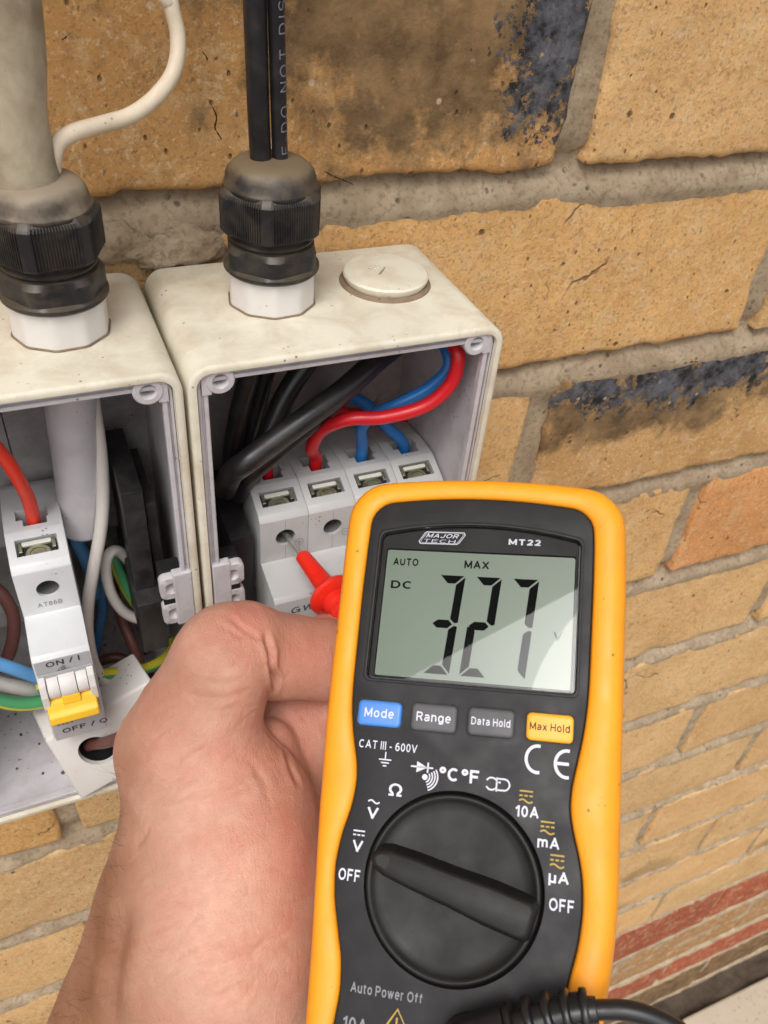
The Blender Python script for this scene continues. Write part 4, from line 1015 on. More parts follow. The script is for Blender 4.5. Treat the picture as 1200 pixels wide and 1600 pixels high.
gy_wire('earth_wire', 'green and yellow wire at the left edge behind the single pole breaker', [Vector((-.2560, -.018, -.120)), Vector((-.2560, -.032, -.135)), pY(-60, 1070, -.046), pY(-10, 1092, -.048), pY(30, 1100, -.048), pY(70, 1096, -.046), pY(110, 1088, -.040)], .0026)
wire('light blue wire passing low behind the breaker lever to the right', [pY(90, 1075, -.042), pY(130, 1080, -.046), pY(165, 1087, -.048), pY(205, 1088, -.048), pY(245, 1078, -.044), pY(275, 1040, -.034), pY(285, 1000, -.026)], .0024, M['bluel'], 'blue_wire', g2)
wire('light blue wire at the left edge running down behind the breaker', [Vector((-.2580, -.014, -.090)), Vector((-.2580, -.030, -.118)), pY(-60, 1010, -.044), pY(-10, 1034, -.046), pY(30, 1048, -.046), pY(75, 1066, -.042), pY(100, 1080, -.034)], .0024, M['bluel'], 'blue_wire', g2)
wire('blue wire emerging below the white sleeve', [pY(110, 815, -.024), pY(120, 845, -.024), pY(132, 870, -.024), pY(142, 898, -.022), pY(150, 930, -.018)], .0024, M['bluel'], 'blue_wire', g2)
wire('white wire at the left edge above the green and yellow one', [Vector((-.2530, -.012, -.100)), Vector((-.2530, -.026, -.130)), pY(-60, 1055, -.038), pY(-10, 1066, -.040), pY(40, 1076, -.040), pY(90, 1082, -.036)], .0028, M['whitecable'], 'white_wire', g2)
wire('brown wire dropping behind the green and yellow wire', [pY(155, 850, -.014), pY(170, 900, -.016), pY(190, 965, -.022), pY(208, 1010, -.030), pY(222, 1050, -.036), pY(226, 1090, -.040)], .0022, M['brown'], 'brown_wire', g2)
wire('dark brown wire running down behind the single pole breaker at the left edge', [pY(-30, 900, -.020), pY(8, 935, -.024), pY(22, 975, -.026), pY(10, 1030, -.028), pY(-30, 1060, -.03)], .0024, M['brown'], 'brown_wire', g2)
wire('light blue wire running up behind the thin white cable', [pY(128, 865, -.020), pY(150, 900, -.018), pY(160, 950, -.016), pY(150, 1010, -.016), pY(140, 1060, -.018)], .0019, M['bluel'], 'blue_wire', g2)
wire('grey wire bending behind the hairpin loop towards the terminal bar', [pY(172, 905, -.016), pY(190, 880, -.015), pY(215, 895, -.015), pY(240, 930, -.016), pY(262, 985, -.018)], .0017, M['mcb_grey'], 'grey_wire', g2)
wire('dark brown wire crossing low behind the green and yellow wire', [pY(140, 1040, -.022), pY(175, 1028, -.024), pY(205, 1035, -.026), pY(240, 1062, -.028), pY(262, 1090, -.03)], .0021, M['brown'], 'brown_wire', g2)
wire('brown wire entering the round hole of the slanted cover', [pY(125, 1172, -.052), pY(142, 1164, -.060), pY(165, 1160, -.068), pY(190, 1150, -.074), pY(215, 1130, -.072), pY(240, 1110, -.060)], .0022, M['brown'], 'brown_wire', g2)

# ================================================================== MULTIMETER
MO = CAM + (Vector((-0.11951, -0.15945, -0.08141)) - CAM) * .93
MU = Vector((0.8030243, -0.5578020, 0.2097829)); MV = Vector((0.3873510, 0.7560555, 0.5275787)); MN = Vector((-0.4528920, -0.3423989, 0.8231961))
MT = Matrix.Identity(4)
for i in range(3): MT[i][0] = MU[i]; MT[i][1] = MV[i]; MT[i][2] = MN[i]; MT[i][3] = MO[i]
meter = empty('multimeter', 'yellow and black digital multimeter reading 327 volts held up in front of the enclosures', 'multimeter', (0, 0, 0))
meter.matrix_world = MT @ Matrix.Scale(1.0, 4)
def mfin(name, me, mat, parent=None, smooth=False, label=None):
    # vertices given in millimetres of the meter's own frame
    for v in me.vertices: v.co *= MM * .93
    o = bpy.data.objects.new(name, me); COL.objects.link(o)
    if mat is not None: me.materials.append(mat)
    if smooth:
        for p in me.polygons: p.use_smooth = True
    o.parent = parent or meter; o.matrix_parent_inverse = Matrix.Identity(4)
    if label: o['label'] = label
    return o
def interp(tab, v):
    tab = sorted(tab); 
    if v <= tab[0][0]: return tab[0][1]
    for (a, fa), (b, fb) in zip(tab[:-1], tab[1:]):
        if v <= b:
            t = (v - a) / (b - a); return fa + (fb - fa) * t
    return tab[-1][1]
def smooth_tab(tab, v):
    s = 0; w = 0
    for d in (-3, -2, -1, 0, 1, 2, 3):
        q = math.exp(-d * d / 4); s += q * interp(tab, v + d * 1.2); w += q
    return s / w
oL = [(63, -38.9), (51, -39), (41, -38.8), (14, -38.6), (-2, -38.2), (-23, -37.2), (-40, -35.8), (-54, -34.9), (-63, -34.5), (-76, -33.9), (-90, -33.6)]
oR = [(63, 40.8), (51, 41.2), (41, 41.4), (14, 41.3), (-2, 41.2), (-23, 41.2), (-33, 41.2), (-40, 40.9), (-47, 40.4), (-53, 39.6), (-65, 38.0), (-76, 37.2), (-90, 36.6)]
fL = [(58, -31.2), (51, -31.4), (38, -31.5), (23, -31.3), (11, -31.1), (4, -30.6), (-3, -29.3), (-9, -27.6), (-14, -27.0), (-20.7, -27.6), (-27.4, -29.4), (-35, -30.3), (-43, -29.6), (-50, -27.8), (-57, -25.9), (-64, -25.3), (-72, -26.1), (-82, -27)]
fR = [(60, 32.2), (54, 32.6), (42, 32.7), (28, 32.6), (16, 32.5), (9.5, 32.2), (3, 31.5), (-3.5, 30.3), (-9.8, 29.1), (-15, 28.8), (-20, 29.7), (-26, 31.5), (-32, 32.6), (-39, 32.8), (-46, 32.0), (-53, 30.3), (-60, 29), (-66, 28.6), (-72, 29), (-82, 29.5)]
NS, NT_ = 90, 40
def outline(L, R, vt, vb, rt, rb, crown, bot):
    """closed outline, matched parameterisation: left side up, top, right side down, bottom"""
    pts = []
    for i in range(NS):
        v = (vb + rb) + ((vt - rt) - (vb + rb)) * i / NS; pts.append((smooth_tab(L, v), v))
    xl, xr = smooth_tab(L, vt - rt), smooth_tab(R, vt - rt)
    for i in range(NT_):
        a = i / NT_
        # superelliptic top: quarter arcs of radius rt joined by a crowned line
        s = a * (2 * rt * 1.5708 + (xr - xl - 2 * rt)); q = rt * 1.5708
        if s < q: an = s / rt; x = xl + rt - rt * math.cos(an); y = vt - rt + rt * math.sin(an)
        elif s < q + (xr - xl - 2 * rt): x = xl + rt + (s - q); y = vt
        else: an = (s - q - (xr - xl - 2 * rt)) / rt; x = xr - rt + rt * math.sin(an); y = vt - rt + rt * math.cos(an)
        f = (x - (xl + xr) / 2) / ((xr - xl) / 2); y += crown * (1 - f * f); pts.append((x, y))
    for i in range(NS):
        v = (vt - rt) + ((vb + rb) - (vt - rt)) * i / NS; pts.append((smooth_tab(R, v), v))
    xl, xr = smooth_tab(L, vb + rb), smooth_tab(R, vb + rb)
    for i in range(NT_):
        a = i / NT_; s = a * (2 * rb * 1.5708 + (xr - xl - 2 * rb)); q = rb * 1.5708
        if s < q: an = s / rb; x = xr - rb + rb * math.cos(an); y = vb + rb - rb * math.sin(an)
        elif s < q + (xr - xl - 2 * rb): x = xr - rb - (s - q); y = vb
        else: an = (s - q - (xr - xl - 2 * rb)) / rb; x = xl + rb - rb * math.sin(an); y = vb + rb - rb * math.cos(an)
        f = (x - (xl + xr) / 2) / ((xr - xl) / 2); y -= bot * (1 - f * f); pts.append((x, y))
    return pts
OUT = outline(oL, oR, 70.0, -86.5, 10.5, 9, 3.0, 1.5)
INN = outline(fL, fR, 63.6, -78.5, 6.0, 7, 2.8, 1)
def inset(P, d):
    n = len(P); out = []
    for i in range(n):
        a, b = P[i - 1], P[(i + 1) % n]; t = (b[0] - a[0], b[1] - a[1]); l = math.hypot(*t) or 1; out.append((P[i][0] + t[1] / l * d, P[i][1] - t[0] / l * d))
    return out
def lerp(A, B, t): return [(a[0] + (b[0] - a[0]) * t, a[1] + (b[1] - a[1]) * t) for a, b in zip(A, B)]
rings = []
for d, z in ((7, -33), (3, -32.5), (1.2, -30.5), (.6, -27)): rings.append([(x, y, z) for x, y in inset(OUT, d)])
for d, z in ((.5, -20), (.1, -9), (0, -5), (.15, -3.4)): rings.append([(x, y, z) for x, y in inset(OUT, d)])
for t, z in ((.06, -1.9), (.15, -.55), (.27, .35), (.42, .8), (.60, .9), (.78, .75), (.90, .45), (.965, .05), (1.0, -.7), (1.0, -3)): rings.append([(x, y, z) for x, y in lerp(OUT, INN, t)])
me = loft(rings, True, True); mfin('holster', me, M['holster'], None, True)
# charcoal face
ri = inset(INN, .12)
rings = [[(x, y, -2.5) for x, y in ri], [(x, y, -.5) for x, y in ri], [(x, y, -.1) for x, y in inset(INN, .45)], [(x, y, 0) for x, y in inset(INN, .9)]]
me = loft(rings, True, True); 
def disc_vf(cx, cy, r, z0, z1, n=96): return loft_vf([circle((cx, cy, z), r, n) for z in (z0, z1)])
# display window opening outline (mm)
def win(ins):
    L_, R_, T_, B_2 = -27.4 + ins, 29.0 - ins, 54.2, 13.2 + ins
    pts = []
    for cx, cy, a0 in ((R_ - 1.8, B_2 + 1.8, -90),):
        for i in range(7): a = math.radians(a0 + 90 * i / 6); pts.append((cx + 1.8 * math.cos(a), cy + 1.8 * math.sin(a)))
    for i in range(7): a = math.radians(90 * i / 6); pts.append((R_ - 2.2 + 2.2 * math.cos(a), 55.0 - ins - 2 + 2.2 * math.sin(a)))
    for i in range(1, 20):
        f = 1 - i / 20; x = L_ + 2.2 + (R_ - L_ - 4.4) * f; g = 2 * f - 1; pts.append((x, 55.2 - ins + 3.0 * (1 - g * g)))
    for i in range(7): a = math.radians(90 + 90 * i / 6); pts.append((L_ + 2.2 + 2.2 * math.cos(a), 55.0 - ins - 2 + 2.2 * math.sin(a)))
    for i in range(7): a = math.radians(180 + 90 * i / 6); pts.append((L_ + 1.8 + 1.8 * math.cos(a), B_2 + 1.8 + 1.8 * math.sin(a)))
    return pts
me = cut(me, [loft_vf([[(x, y, z) for x, y in win(-.9)] for z in (-2.2, 3)]), disc_vf(.8, -36.7, 22.9, -2.0, 3)])
smooth_by_angle(me, 25); face = mfin('face_plate', me, M['meterface'])
# bezel around the window
rings = [[(x, y, z) for x, y in win(i)] for i, z in ((-1.0, -.6), (-.9, .35), (-.5, .55), (-.15, .4), (0, -.1), (.1, -2.0))]
me = loft(rings, False, False); smooth_by_angle(me, 50); mfin('display_bezel', me, M['meterface'])
me = mesh([(x, y, -2.1) for x, y in win(-.5)], [tuple(range(len(win(0))))]); mfin('display_mask', me, M['knob'])
me = loft([[(x, y, z) for x, y in rrect(-25.7, 27.7, 14.3, 50.6, .8, 4)] for z in (-2.05, -1.9)], True, True); mfin('lcd_panel', me, M['lcd'])
fr = rrect(-25.9, 27.9, 14.1, 50.9, .8, 4)
me = loft([[(x, y, -2.0) for x, y in rrect(-26.3, 28.3, 13.8, 51.3, 1.0, 4)], [(x, y, -1.3) for x, y in rrect(-26.2, 28.2, 13.9, 51.2, 1.0, 4)], [(x, y, -1.3) for x, y in fr], [(x, y, -1.95) for x, y in rrect(-25.6, 27.6, 14.4, 50.5, .6, 4)]], False, False); mfin('lcd_frame', me, M['gap'])
me = loft([[(x, y, -.25) for x, y in win(.05)], [(x, y, -.05) for x, y in win(.05)], [(x, y, .02) for x, y in win(.35)]], False, True); mfin('window_glass', me, M['glass'])
# seven segment digits
def digit(segs, cx, vb, H, Wd, th, sh):
    out = []; g = .35
    x0, x1 = -Wd / 2, Wd / 2; y0, y1, y2 = 0, H / 2, H
    def S(pts): out.append([(cx + x + (y - H / 2) * sh, vb + y) for x, y in pts])
    if 'a' in segs: S([(x0 + g, y2), (x1 - g, y2), (x1 - g - th, y2 - th), (x0 + g + th, y2 - th)])
    if 'd' in segs: S([(x0 + g, y0), (x1 - g, y0), (x1 - g - th, y0 + th), (x0 + g + th, y0 + th)])
    if 'g' in segs: S([(x0 + g, y1), (x0 + g + th * .6, y1 + th / 2), (x1 - th - g, y1 + th / 2), (x1 - th * .5 - g, y1), (x1 - th - g, y1 - th / 2), (x0 + g + th * .6, y1 - th / 2)])
    if 'b' in segs: S([(x1, y2 - g), (x1, y1 + g + th * .1), (x1 - th * .4, y1 + g), (x1 - th, y1 + th / 2 + g), (x1 - th, y2 - th - g)])
    if 'c' in segs: S([(x1, y1 - g - th * .1), (x1, y0 + g), (x1 - th, y0 + th + g), (x1 - th, y1 - th / 2 - g), (x1 - th * .4, y1 - g)])
    if 'f' in segs: S([(x0, y2 - g), (x0 + th, y2 - th - g), (x0 + th, y1 + th / 2 + g), (x0 + th * .5, y1 + g), (x0, y1 + g)])
    if 'e' in segs: S([(x0, y0 + g), (x0 + th, y0 + th + g), (x0 + th, y1 - th / 2 - g), (x0 + th * .5, y1 - g), (x0, y1 - g)])
    return out
for segs, cx in (('abgcd', -7.3), ('abged', 2.9), ('abc', 13.2)):
    for pl in digit(segs, cx, 15.9, 27.9, 7.4, 2.3, .09):
        me = mesh([(x, y, -1.86) for x, y in pl], [tuple(range(len(pl)))]); mfin('digit_segment', me, M['lcdseg'])
def mtext(s, x0, x1, vb, size, mat, z, off=.0, rot=0, shear=0, name='lettering', x_only=False):
    me = text_mesh(s, size, off, 1, shear)
    xs = [v.co.x for v in me.vertices]; a, b = min(xs), max(xs)
    k = (x1 - x0) / (b - a)
    for v in me.vertices: v.co.x = (v.co.x - a) * k
    me.transform(Matrix.Translation((x0, vb, z)) @ Matrix.Rotation(math.radians(rot), 4, 'Z'))
    return mfin(name, me, mat)
mtext('AUTO', -23.7, -16.3, 46.0, 3.0, M['lcdseg'], -1.86, .030)
mtext('MAX', -3.0, 4.0, 46.1, 3.1, M['lcdseg'], -1.86, .030)
mtext('DC', -23.7, -17.8, 39.2, 3.1, M['lcdseg'], -1.86, .030)
mtext('V', 22.6, 25.0, 27.4, 3.2, M['lcdseg'], -1.86, .0)
# brand badge and model under the window
def mstroke(name, S, w, mat, z):
    V, Fc = join_lists([stroke_vf(s, w) for s in S]); return mfin(name, mesh([(v[0], v[1], z) for v in V], Fc), mat)
bx0, bx1, by0, by1 = -16.9, -3.3, 52.9, 56.6
hexa = [(bx0 + 2.2, by1), (bx1 - .5, by1 + .1), (bx1, by1 - .7), (bx1 - 1.7, by0 + .4), (bx1 - 2.4, by0), (bx0 + .5, by0 - .1), (bx0, by0 + .7), (bx0 + 1.6, by1 - .4), (bx0 + 2.2, by1)]
sc_ = lambda P, k: [((x - (bx0 + bx1) / 2) * k + (bx0 + bx1) / 2, (y - (by0 + by1) / 2) * (k - .05 if k < 1 else k) + (by0 + by1) / 2) for x, y in P]
mfin('badge_plate', mesh([(x, y, -2.02) for x, y in hexa[:-1]], [tuple(range(8))]), M['printw'])
mfin('badge_field', mesh([(x, y, -1.98) for x, y in sc_(hexa[:-1], .955)], [tuple(range(8))]), M['meterface'])
mstroke('badge_line', [sc_(hexa, .90)], .16, M['printw'], -1.95)
mtext('MAJOR', -14.9, -5.2, 54.75, 1.75, M['printw'], -1.94, .02, 0, .35)
mtext('TECH', -15.3, -6.0, 53.3, 1.35, M['printw'], -1.94, -.01, 0, .1)
mtext('MT22', 9.0, 18.0, 53.6, 2.35, M['printw'], -1.94, .045)
# buttons
for x0, x1, y0, y1, mt_, s, sz, pm_ in ((-28.3, -16.3, .35, 7.1, 'btnblue', 'Mode', 3.3, 'printw'), (-13.5, -1.25, .3, 7.5, 'btngrey', 'Range', 3.3, 'printw'), (1.7, 13.85, .5, 7.65, 'btngrey', 'Data Hold', 2.7, 'printw'), (17.0, 28.9, .65, 7.65, 'btnyel', 'Max Hold', 2.7, 'printk')):
    g_ = loft([[(x, y, z) for x, y in rrect(x0 - .55, x1 + .55, y0 - .55, y1 + .55, 1.6, 5)] for z in (-.2, .03)], True, True); mfin('button_gap', g_, M['gap'])
    rings = [[(x, y, z) for x, y in rrect(x0 + i, x1 - i, y0 + i, y1 - i, max(.4, 1.3 - i * .6), 5)] for i, z in ((0, .0), (0, 1.0), (.15, 1.3), (.5, 1.5), (1.0, 1.55))]
    me = loft(rings, False, True); smooth_by_angle(me, 50); b_ = mfin('push_button', me, M[mt_])
    w_ = {'Mode': 8.2, 'Range': 9.3, 'Data Hold': 10.2, 'Max Hold': 10.2}[s]; c_ = (x0 + x1) / 2
    l_ = mtext(s, c_ - w_ / 2, c_ + w_ / 2, (y0 + y1) / 2 - sz * .34, sz, M[pm_], 1.6, .012)
    l_.parent = b_
# printed scale around the dial
PZ = .035
mtext('CAT III - 600V', -27.3, -11.3, -5.5, 2.9, M['printw'], PZ, .008)
mstroke('earth_symbol', [[(-19.7, -6.0), (-19.7, -8.0)], [(-21.4, -8.0), (-18.0, -8.0)], [(-20.8, -8.8), (-18.6, -8.8)], [(-20.2, -9.6), (-19.2, -9.6)]], .32, M['printw'], PZ)
mtext('\u03a9', -17.9, -14.3, -16.9, 4.3, M['printw'], PZ, .015)
mtext('V', -23.1, -20.0, -23.1, 3.9, M['printw'], PZ, .02)
mstroke('wave_mark', [[(-23.1 + i * .28, -18.9 + .38 * math.sin(i / 11 * 2 * math.pi)) for i in range(12)]], .38, M['printw'], PZ)
mtext('V', -26.1, -23.2, -31.6, 3.9, M['printw'], PZ, .02)
mstroke('direct_mark', [[(-26.2, -26.5), (-23.1, -26.5)], [(-26.2, -27.5), (-25.4, -27.5)], [(-25.05, -27.5), (-24.25, -27.5)], [(-23.9, -27.5), (-23.1, -27.5)]], .36, M['printw'], PZ)
mtext('OFF', -28.9, -23.2, -38.8, 3.9, M['printw'], PZ, .02)
mtext('\u00b0C\u00b0F', -4.9, 5.5, -11.6, 4.5, M['printw'], PZ, .03)
mstroke('diode_symbol', [[(-12.6, -8.9), (-6.6, -8.9)], [(-8.0, -7.6), (-8.0, -10.2)]], .42, M['printw'], PZ)
mfin('diode_symbol', mesh([(-11.0, -7.5, PZ), (-11.0, -10.3, PZ), (-8.1, -8.9, PZ)], [(0, 1, 2)]), M['printw'])
mfin('sound_symbol', mesh([(-8.6 + .75 * math.cos(a), -11.3 + .75 * math.sin(a), PZ) for a in [2 * math.pi * k / 18 for k in range(18)]], [tuple(range(18))]), M['printw'])
mstroke('sound_symbol', [arc(-8.7, -11.2, r, -70, 35) for r in (1.4, 2.1, 2.8, 3.5)], .36, M['printw'], PZ)
mstroke('adaptor_symbol', [arc(8.9, -11.1, 1.5, 30, 330 - 180 + 0, 8) + [], arc(8.9, -11.1, 1.5, -30, -150, 8), [(10.2, -9.4), (10.2, -12.9)], [(10.2, -9.7), (12.0, -9.7)] + arc(12.1, -11.1, 1.4, 90, -90, 10) + [(10.2, -12.5)], [(10.6, -10.6), (11.2, -10.6)]], .42, M['printw'], PZ)
mstroke('conformity_mark', [arc(20.2, -3.9, 2.9, 78, 282, 18, 3.3), arc(27.6, -4.4, 2.9, 78, 282, 18, 3.3), [(24.9, -4.4), (28.1, -4.4)]], .80, M['printw'], PZ)
def acdc(x, y):
    mstroke('range_mark', [[(x - 1.7, y + 1.1), (x + 1.7, y + 1.1)], [(x - 1.7, y), (x - .85, y)], [(x - .45, y), (x + .45, y)], [(x + .85, y), (x + 1.7, y)], [(x - 1.7 + i * .31, y - 1.3 + .38 * math.sin(i / 11 * 2 * math.pi)) for i in range(12)]], .42, M['printy'], PZ)
acdc(17.8, -13.1); mtext('10A', 15.3, 21.2, -18.3, 3.7, M['printw'], PZ, .025)
acdc(23.5, -19.9); mtext('mA', 21.2, 26.6, -25.0, 3.7, M['printw'], PZ, .025)
acdc(26.2, -27.4); mtext('\u03bcA', 24.3, 29.2, -32.7, 3.7, M['printw'], PZ, .025)
mtext('OFF', 24.7, 30.6, -38.9, 3.9, M['printw'], PZ, .02)
mtext('Auto Power Off', -22.5, -4.4, -63.8, 3.1, M['graymark'], PZ, .015)
mtext('10A', -23.6, -17.4, -72.0, 3.8, M['graymark'], PZ, .02)
mtext('COM', -3.0, 6.0, -72.0, 3.6, M['graymark'], PZ, .02)
for tx in (-10.2, 13.2):
    mstroke('warning_triangle', [[(tx - 3.6, -71.4), (tx, -65.8), (tx + 3.6, -71.4), (tx - 3.6, -71.4)]], .55, M['printy'], PZ)
    mstroke('warning_triangle', [[(tx, -67.6), (tx, -69.7)], [(tx, -70.2), (tx, -70.7)]], .45, M['printy'], PZ)
# dial
DC = (.8, -36.7)
rings = [circle((DC[0], DC[1], z), r, 120) for r, z in ((22.6, -1.9), (22.6, -.15), (22.75, .1))]
mfin('dial_groove', loft(rings, True, False), M['gap'], None, True)
rings = [circle((DC[0], DC[1], z), r, 120) for r, z in ((22.0, -1.9), (22.0, 1.0), (21.8, 1.45), (21.4, 1.6), (20.9, 1.5), (20.5, 1.0), (19.5, .35), (17.5, .05), (10, -.1))]
me = loft(rings, False, True); dial = mfin('dial', me, M['knob'], None, True)
# pointer ridge, local frame along its length
ax = Vector((22.2 + 21.2, -42.9 + 31.9, 0)).normalized(); ay = Vector((-ax.y, ax.x, 0)); cc = Vector((DC[0], DC[1], 0))
def rid(poly, z): return [tuple(cc + ax * p[0] + ay * p[1] + Vector((0, 0, z))) for p in poly]
def plan(s, w, e):
    hl, hr = (2.5 + w), (3.9 + w); L_ = 21.5 + e
    pts = []
    top = [(-L_ + 1.5, hl - .8), (-L_ + 4, hl), (-10, hl + .5), (0, hl + .8), (10, hr), (17, hr), (L_ - 1.0, hr - .1), (L_, hr - 1.2)]
    bot = [(x, -y) for x, y in reversed(top)]
    return [(-L_ + .2, .8)] + top + bot + [(-L_ + .2, -.8)]
me = loft([rid(plan(0, 1.7, .2), -.3), rid(plan(0, 1.3, .0), 1.2), rid(plan(0, .55, -.5), 5.2), rid(plan(0, .2, -.9), 6.0), rid(plan(0, -.4, -1.6), 6.35)], False, True)
smooth_by_angle(me, 40); ptr = mfin('dial_pointer', me, M['knob'], dial)
pk = [(-19.6, 0), (-18.6, 1.3), (-16.2, 1.5), (-15.9, 0), (-16.2, -1.5), (-18.6, -1.3)]
me = loft([rid(pk, 6.2), rid(pk, 6.45)], False, True); mfin('pointer_mark', me, M['pointermark'], ptr)
# ================================================================== TEST LEAD
lead = empty('test_lead', 'black ribbed test lead plug with cable leaving the meter at the lower right', 'test lead', MT @ Vector((.012, -.066, .01)))
def mpt(u, v, n): return MT @ (Vector((u, v, n)) * (MM * .93))
def lfin(o): o.parent = lead; o.matrix_parent_inverse = Matrix.Translation(lead.location).inverted(); return o
o = tube('plug_body', [mpt(8, -70.5, -1), mpt(8, -70.5, 5), mpt(9.5, -69, 9.5), mpt(13, -66.5, 11), mpt(18, -63.6, 11.5)], lambda t: .0066 if t < .5 else .0066 - .0022 * (t - .5), M['lead'], None, n=28); lfin(o)
def boot_r(t): return .0058 - .0016 * t
base = [mpt(17, -64.4, 10.5), mpt(22, -61.4, 11), mpt(27, -59.0, 11.5), mpt(32, -57.2, 12), mpt(36.5, -56.2, 12)]
o = tube('strain_relief', base, lambda t: .0038 - .0012 * t, M['lead'], None, n=24); lfin(o)
cp = catmull(base, 12)
for i in range(5):
    k = int(5 + i * 9.2); k = min(k, len(cp) - 2); a = cp[k]; d = (cp[k + 1] - cp[k]).normalized(); w = .00080; R_ = .0056 - .00032 * i
    o = tube('relief_rib', [a - d * w, a - d * w * .6, a + d * w * .6, a + d * w], lambda t, R_=R_: R_ * (.93 if t in (0, 1) else 1), M['lead'], None, n=24, raw=True); lfin(o)
    a2 = a + d * .0016; e = RX.cross(d).normalized()
    if i < 4:
        for sg in (-1, 1):
            q0 = a2 + e * sg * .0026 - d * .0022
            o = tube('rib_web', [q0, q0 + d * .0040], .0012, M['lead'], None, n=10, raw=True); lfin(o)
o = tube('cable', [mpt(34, -56.7, 12), mpt(38, -55.9, 12), mpt(43, -55.3, 12), mpt(49, -56.2, 11), mpt(55.5, -59.0, 9), mpt(62, -64.5, 4), mpt(67, -72, -4), mpt(71, -90, -18), mpt(76, -150, -50)], .0020, M['lead'], None, n=16); lfin(o)

# ================================================================== TEST PROBE
tip0 = Vector((X4 + P4 * .5 + .0004, -.0475, -.1000))
adir = (pD(533, 948, .280) - tip0).normalized()
probe = empty('test_probe', 'red test probe pushed into the first breaker terminal', 'test probe', tip0)
def seg(name, tab, mat, n=40):
    u = adir.orthogonal().normalized(); w = adir.cross(u)
    rings = [[tip0 + adir * (s_ * MM) + (u * math.cos(2 * math.pi * k / n) + w * math.sin(2 * math.pi * k / n)) * (r * MM) for k in range(n)] for s_, r in tab]
    me = loft(rings); smooth_by_angle(me, 40); return finish(name, me, mat, probe)
seg('metal_tip', [(-1.5, .2), (-.5, .8), (.6, 1.1), (25, 1.1)], M['nickel'], 24)
seg('sleeve', [(15.8, 2.1), (16.4, 2.6), (17, 2.75), (27, 3.3), (33.0, 3.8), (34.5, 4.3), (35.5, 5.0)], M['probe'])
seg('finger_guard', [(35.0, 3.5), (35.3, 6.0), (36.1, 7.9), (37.2, 8.5), (38.4, 8.2), (39.5, 6.4), (40.0, 4.0)], M['probe'])
seg('grip', [(39.5, 5.2), (42, 5.3), (42.7, 4.6), (44, 4.6), (44.7, 5.3), (46.7, 5.3), (47.4, 4.6), (48.7, 4.6), (49.5, 5.3), (52, 5.4), (70, 5.4), (100, 4.8), (108, 4.0), (110, 2.5)], M['probe'])

# ================================================================== PERSON'S HAND
def H(px, py, d): return np.array(pD(px, py, d))
CAPS = []   # (a, b, ra, rb, k)
def cap(a, b, ra, rb, k): CAPS.append((np.array(a, float), np.array(b, float), ra * MM, rb * MM, k * MM))
# heel of hand / thenar and forearm
cap(H(366, 1340, .246), H(354, 1500, .238), 23.0, 23.8, 0)
cap(H(354, 1500, .238), H(325, 1900, .225), 23.8, 25.0, 10)
cap(H(300, 1205, .250), H(280, 1400, .244), 18.0, 17.5, 14)
cap(H(280, 1400, .244), H(212, 1700, .238), 17.5, 19.0, 14)
cap(H(212, 1700, .238), H(185, 1950, .232), 19.0, 23.0, 12)
cap(H(400, 1250, .250), H(388, 1400, .245), 15.5, 19.5, 12)
# thumb: first bone, joint, end bone
cap(H(303, 1175, .2475), H(346, 1045, .2455), 16.8, 13.2, 10)
cap(H(345, 1045, .2455), H(364, 1020, .2485), 13.2, 11.9, 8)
CAPS2 = []
def cap2(a, b, ra, rb, k): CAPS2.append((np.array(a, float), np.array(b, float), ra * MM, rb * MM, k * MM))
cap2(H(366, 1016, .2520), H(440, 1026, .2600), 12.0, 12.6, 0)
cap2(H(440, 1026, .2600), H(510, 1032, .2650), 12.6, 12.2, 5)
cap2(H(510, 1032, .2650), H(556, 1038, .2680), 12.2, 9.6, 4)
FING = [
 # index: curls round behind the meter to pinch the probe
 [(H(405, 1330, .290), H(478, 1165, .281), 15, 15), (H(478, 1165, .281), H(520, 1110, .284), 15, 12.5), (H(520, 1110, .284), H(568, 1030, .286), 12.2, 10), (H(568, 1036, .286), H(512, 998, .2775), 9.6, 8.4)],
 # middle
 [(H(390, 1400, .296), H(540, 1260, .294), 14, 12), (H(540, 1260, .294), H(640, 1170, .292), 11.6, 9.8), (H(640, 1170, .292), H(600, 1100, .290), 9.4, 8.4)],
 # ring
 [(H(380, 1470, .294), H(570, 1370, .292), 13.5, 11), (H(570, 1370, .292), H(660, 1300, .288), 10.5, 9.2), (H(660, 1300, .288), H(625, 1230, .286), 9, 8)],
 # little
 [(H(370, 1540, .288), H(540, 1480, .288), 12.5, 9.6), (H(540, 1480, .288), H(630, 1430, .284), 9.2, 8), (H(630, 1430, .284), H(610, 1370, .282), 7.8, 7)],
]
cap(H(325, 1900, .225), H(330, 2500, .200), 25.0, 30.0, 12)
cap(H(185, 1950, .232), H(190, 2500, .205), 23.0, 27.0, 12)
cap(H(222, 1420, .246), H(118, 1735, .246), 12.5, 17.5, 7)
PALM = [(H(390, 1330, .275), H(350, 1560, .265), 19, 20), (H(330, 1360, .275), H(300, 1600, .260), 19, 22)]
def sd_cap(P, a, b, ra, rb):
    ba = b - a; pa = P - a; h = np.clip((pa @ ba) / (ba @ ba), 0, 1)
    return np.linalg.norm(pa - h[:, None] * ba, axis=1) - (ra + (rb - ra) * h)
def smin(a, b, k):
    if k <= 0: return np.minimum(a, b)
    h = np.maximum(k - np.abs(a - b), 0) / k
    return np.minimum(a, b) - h * h * h * k / 6
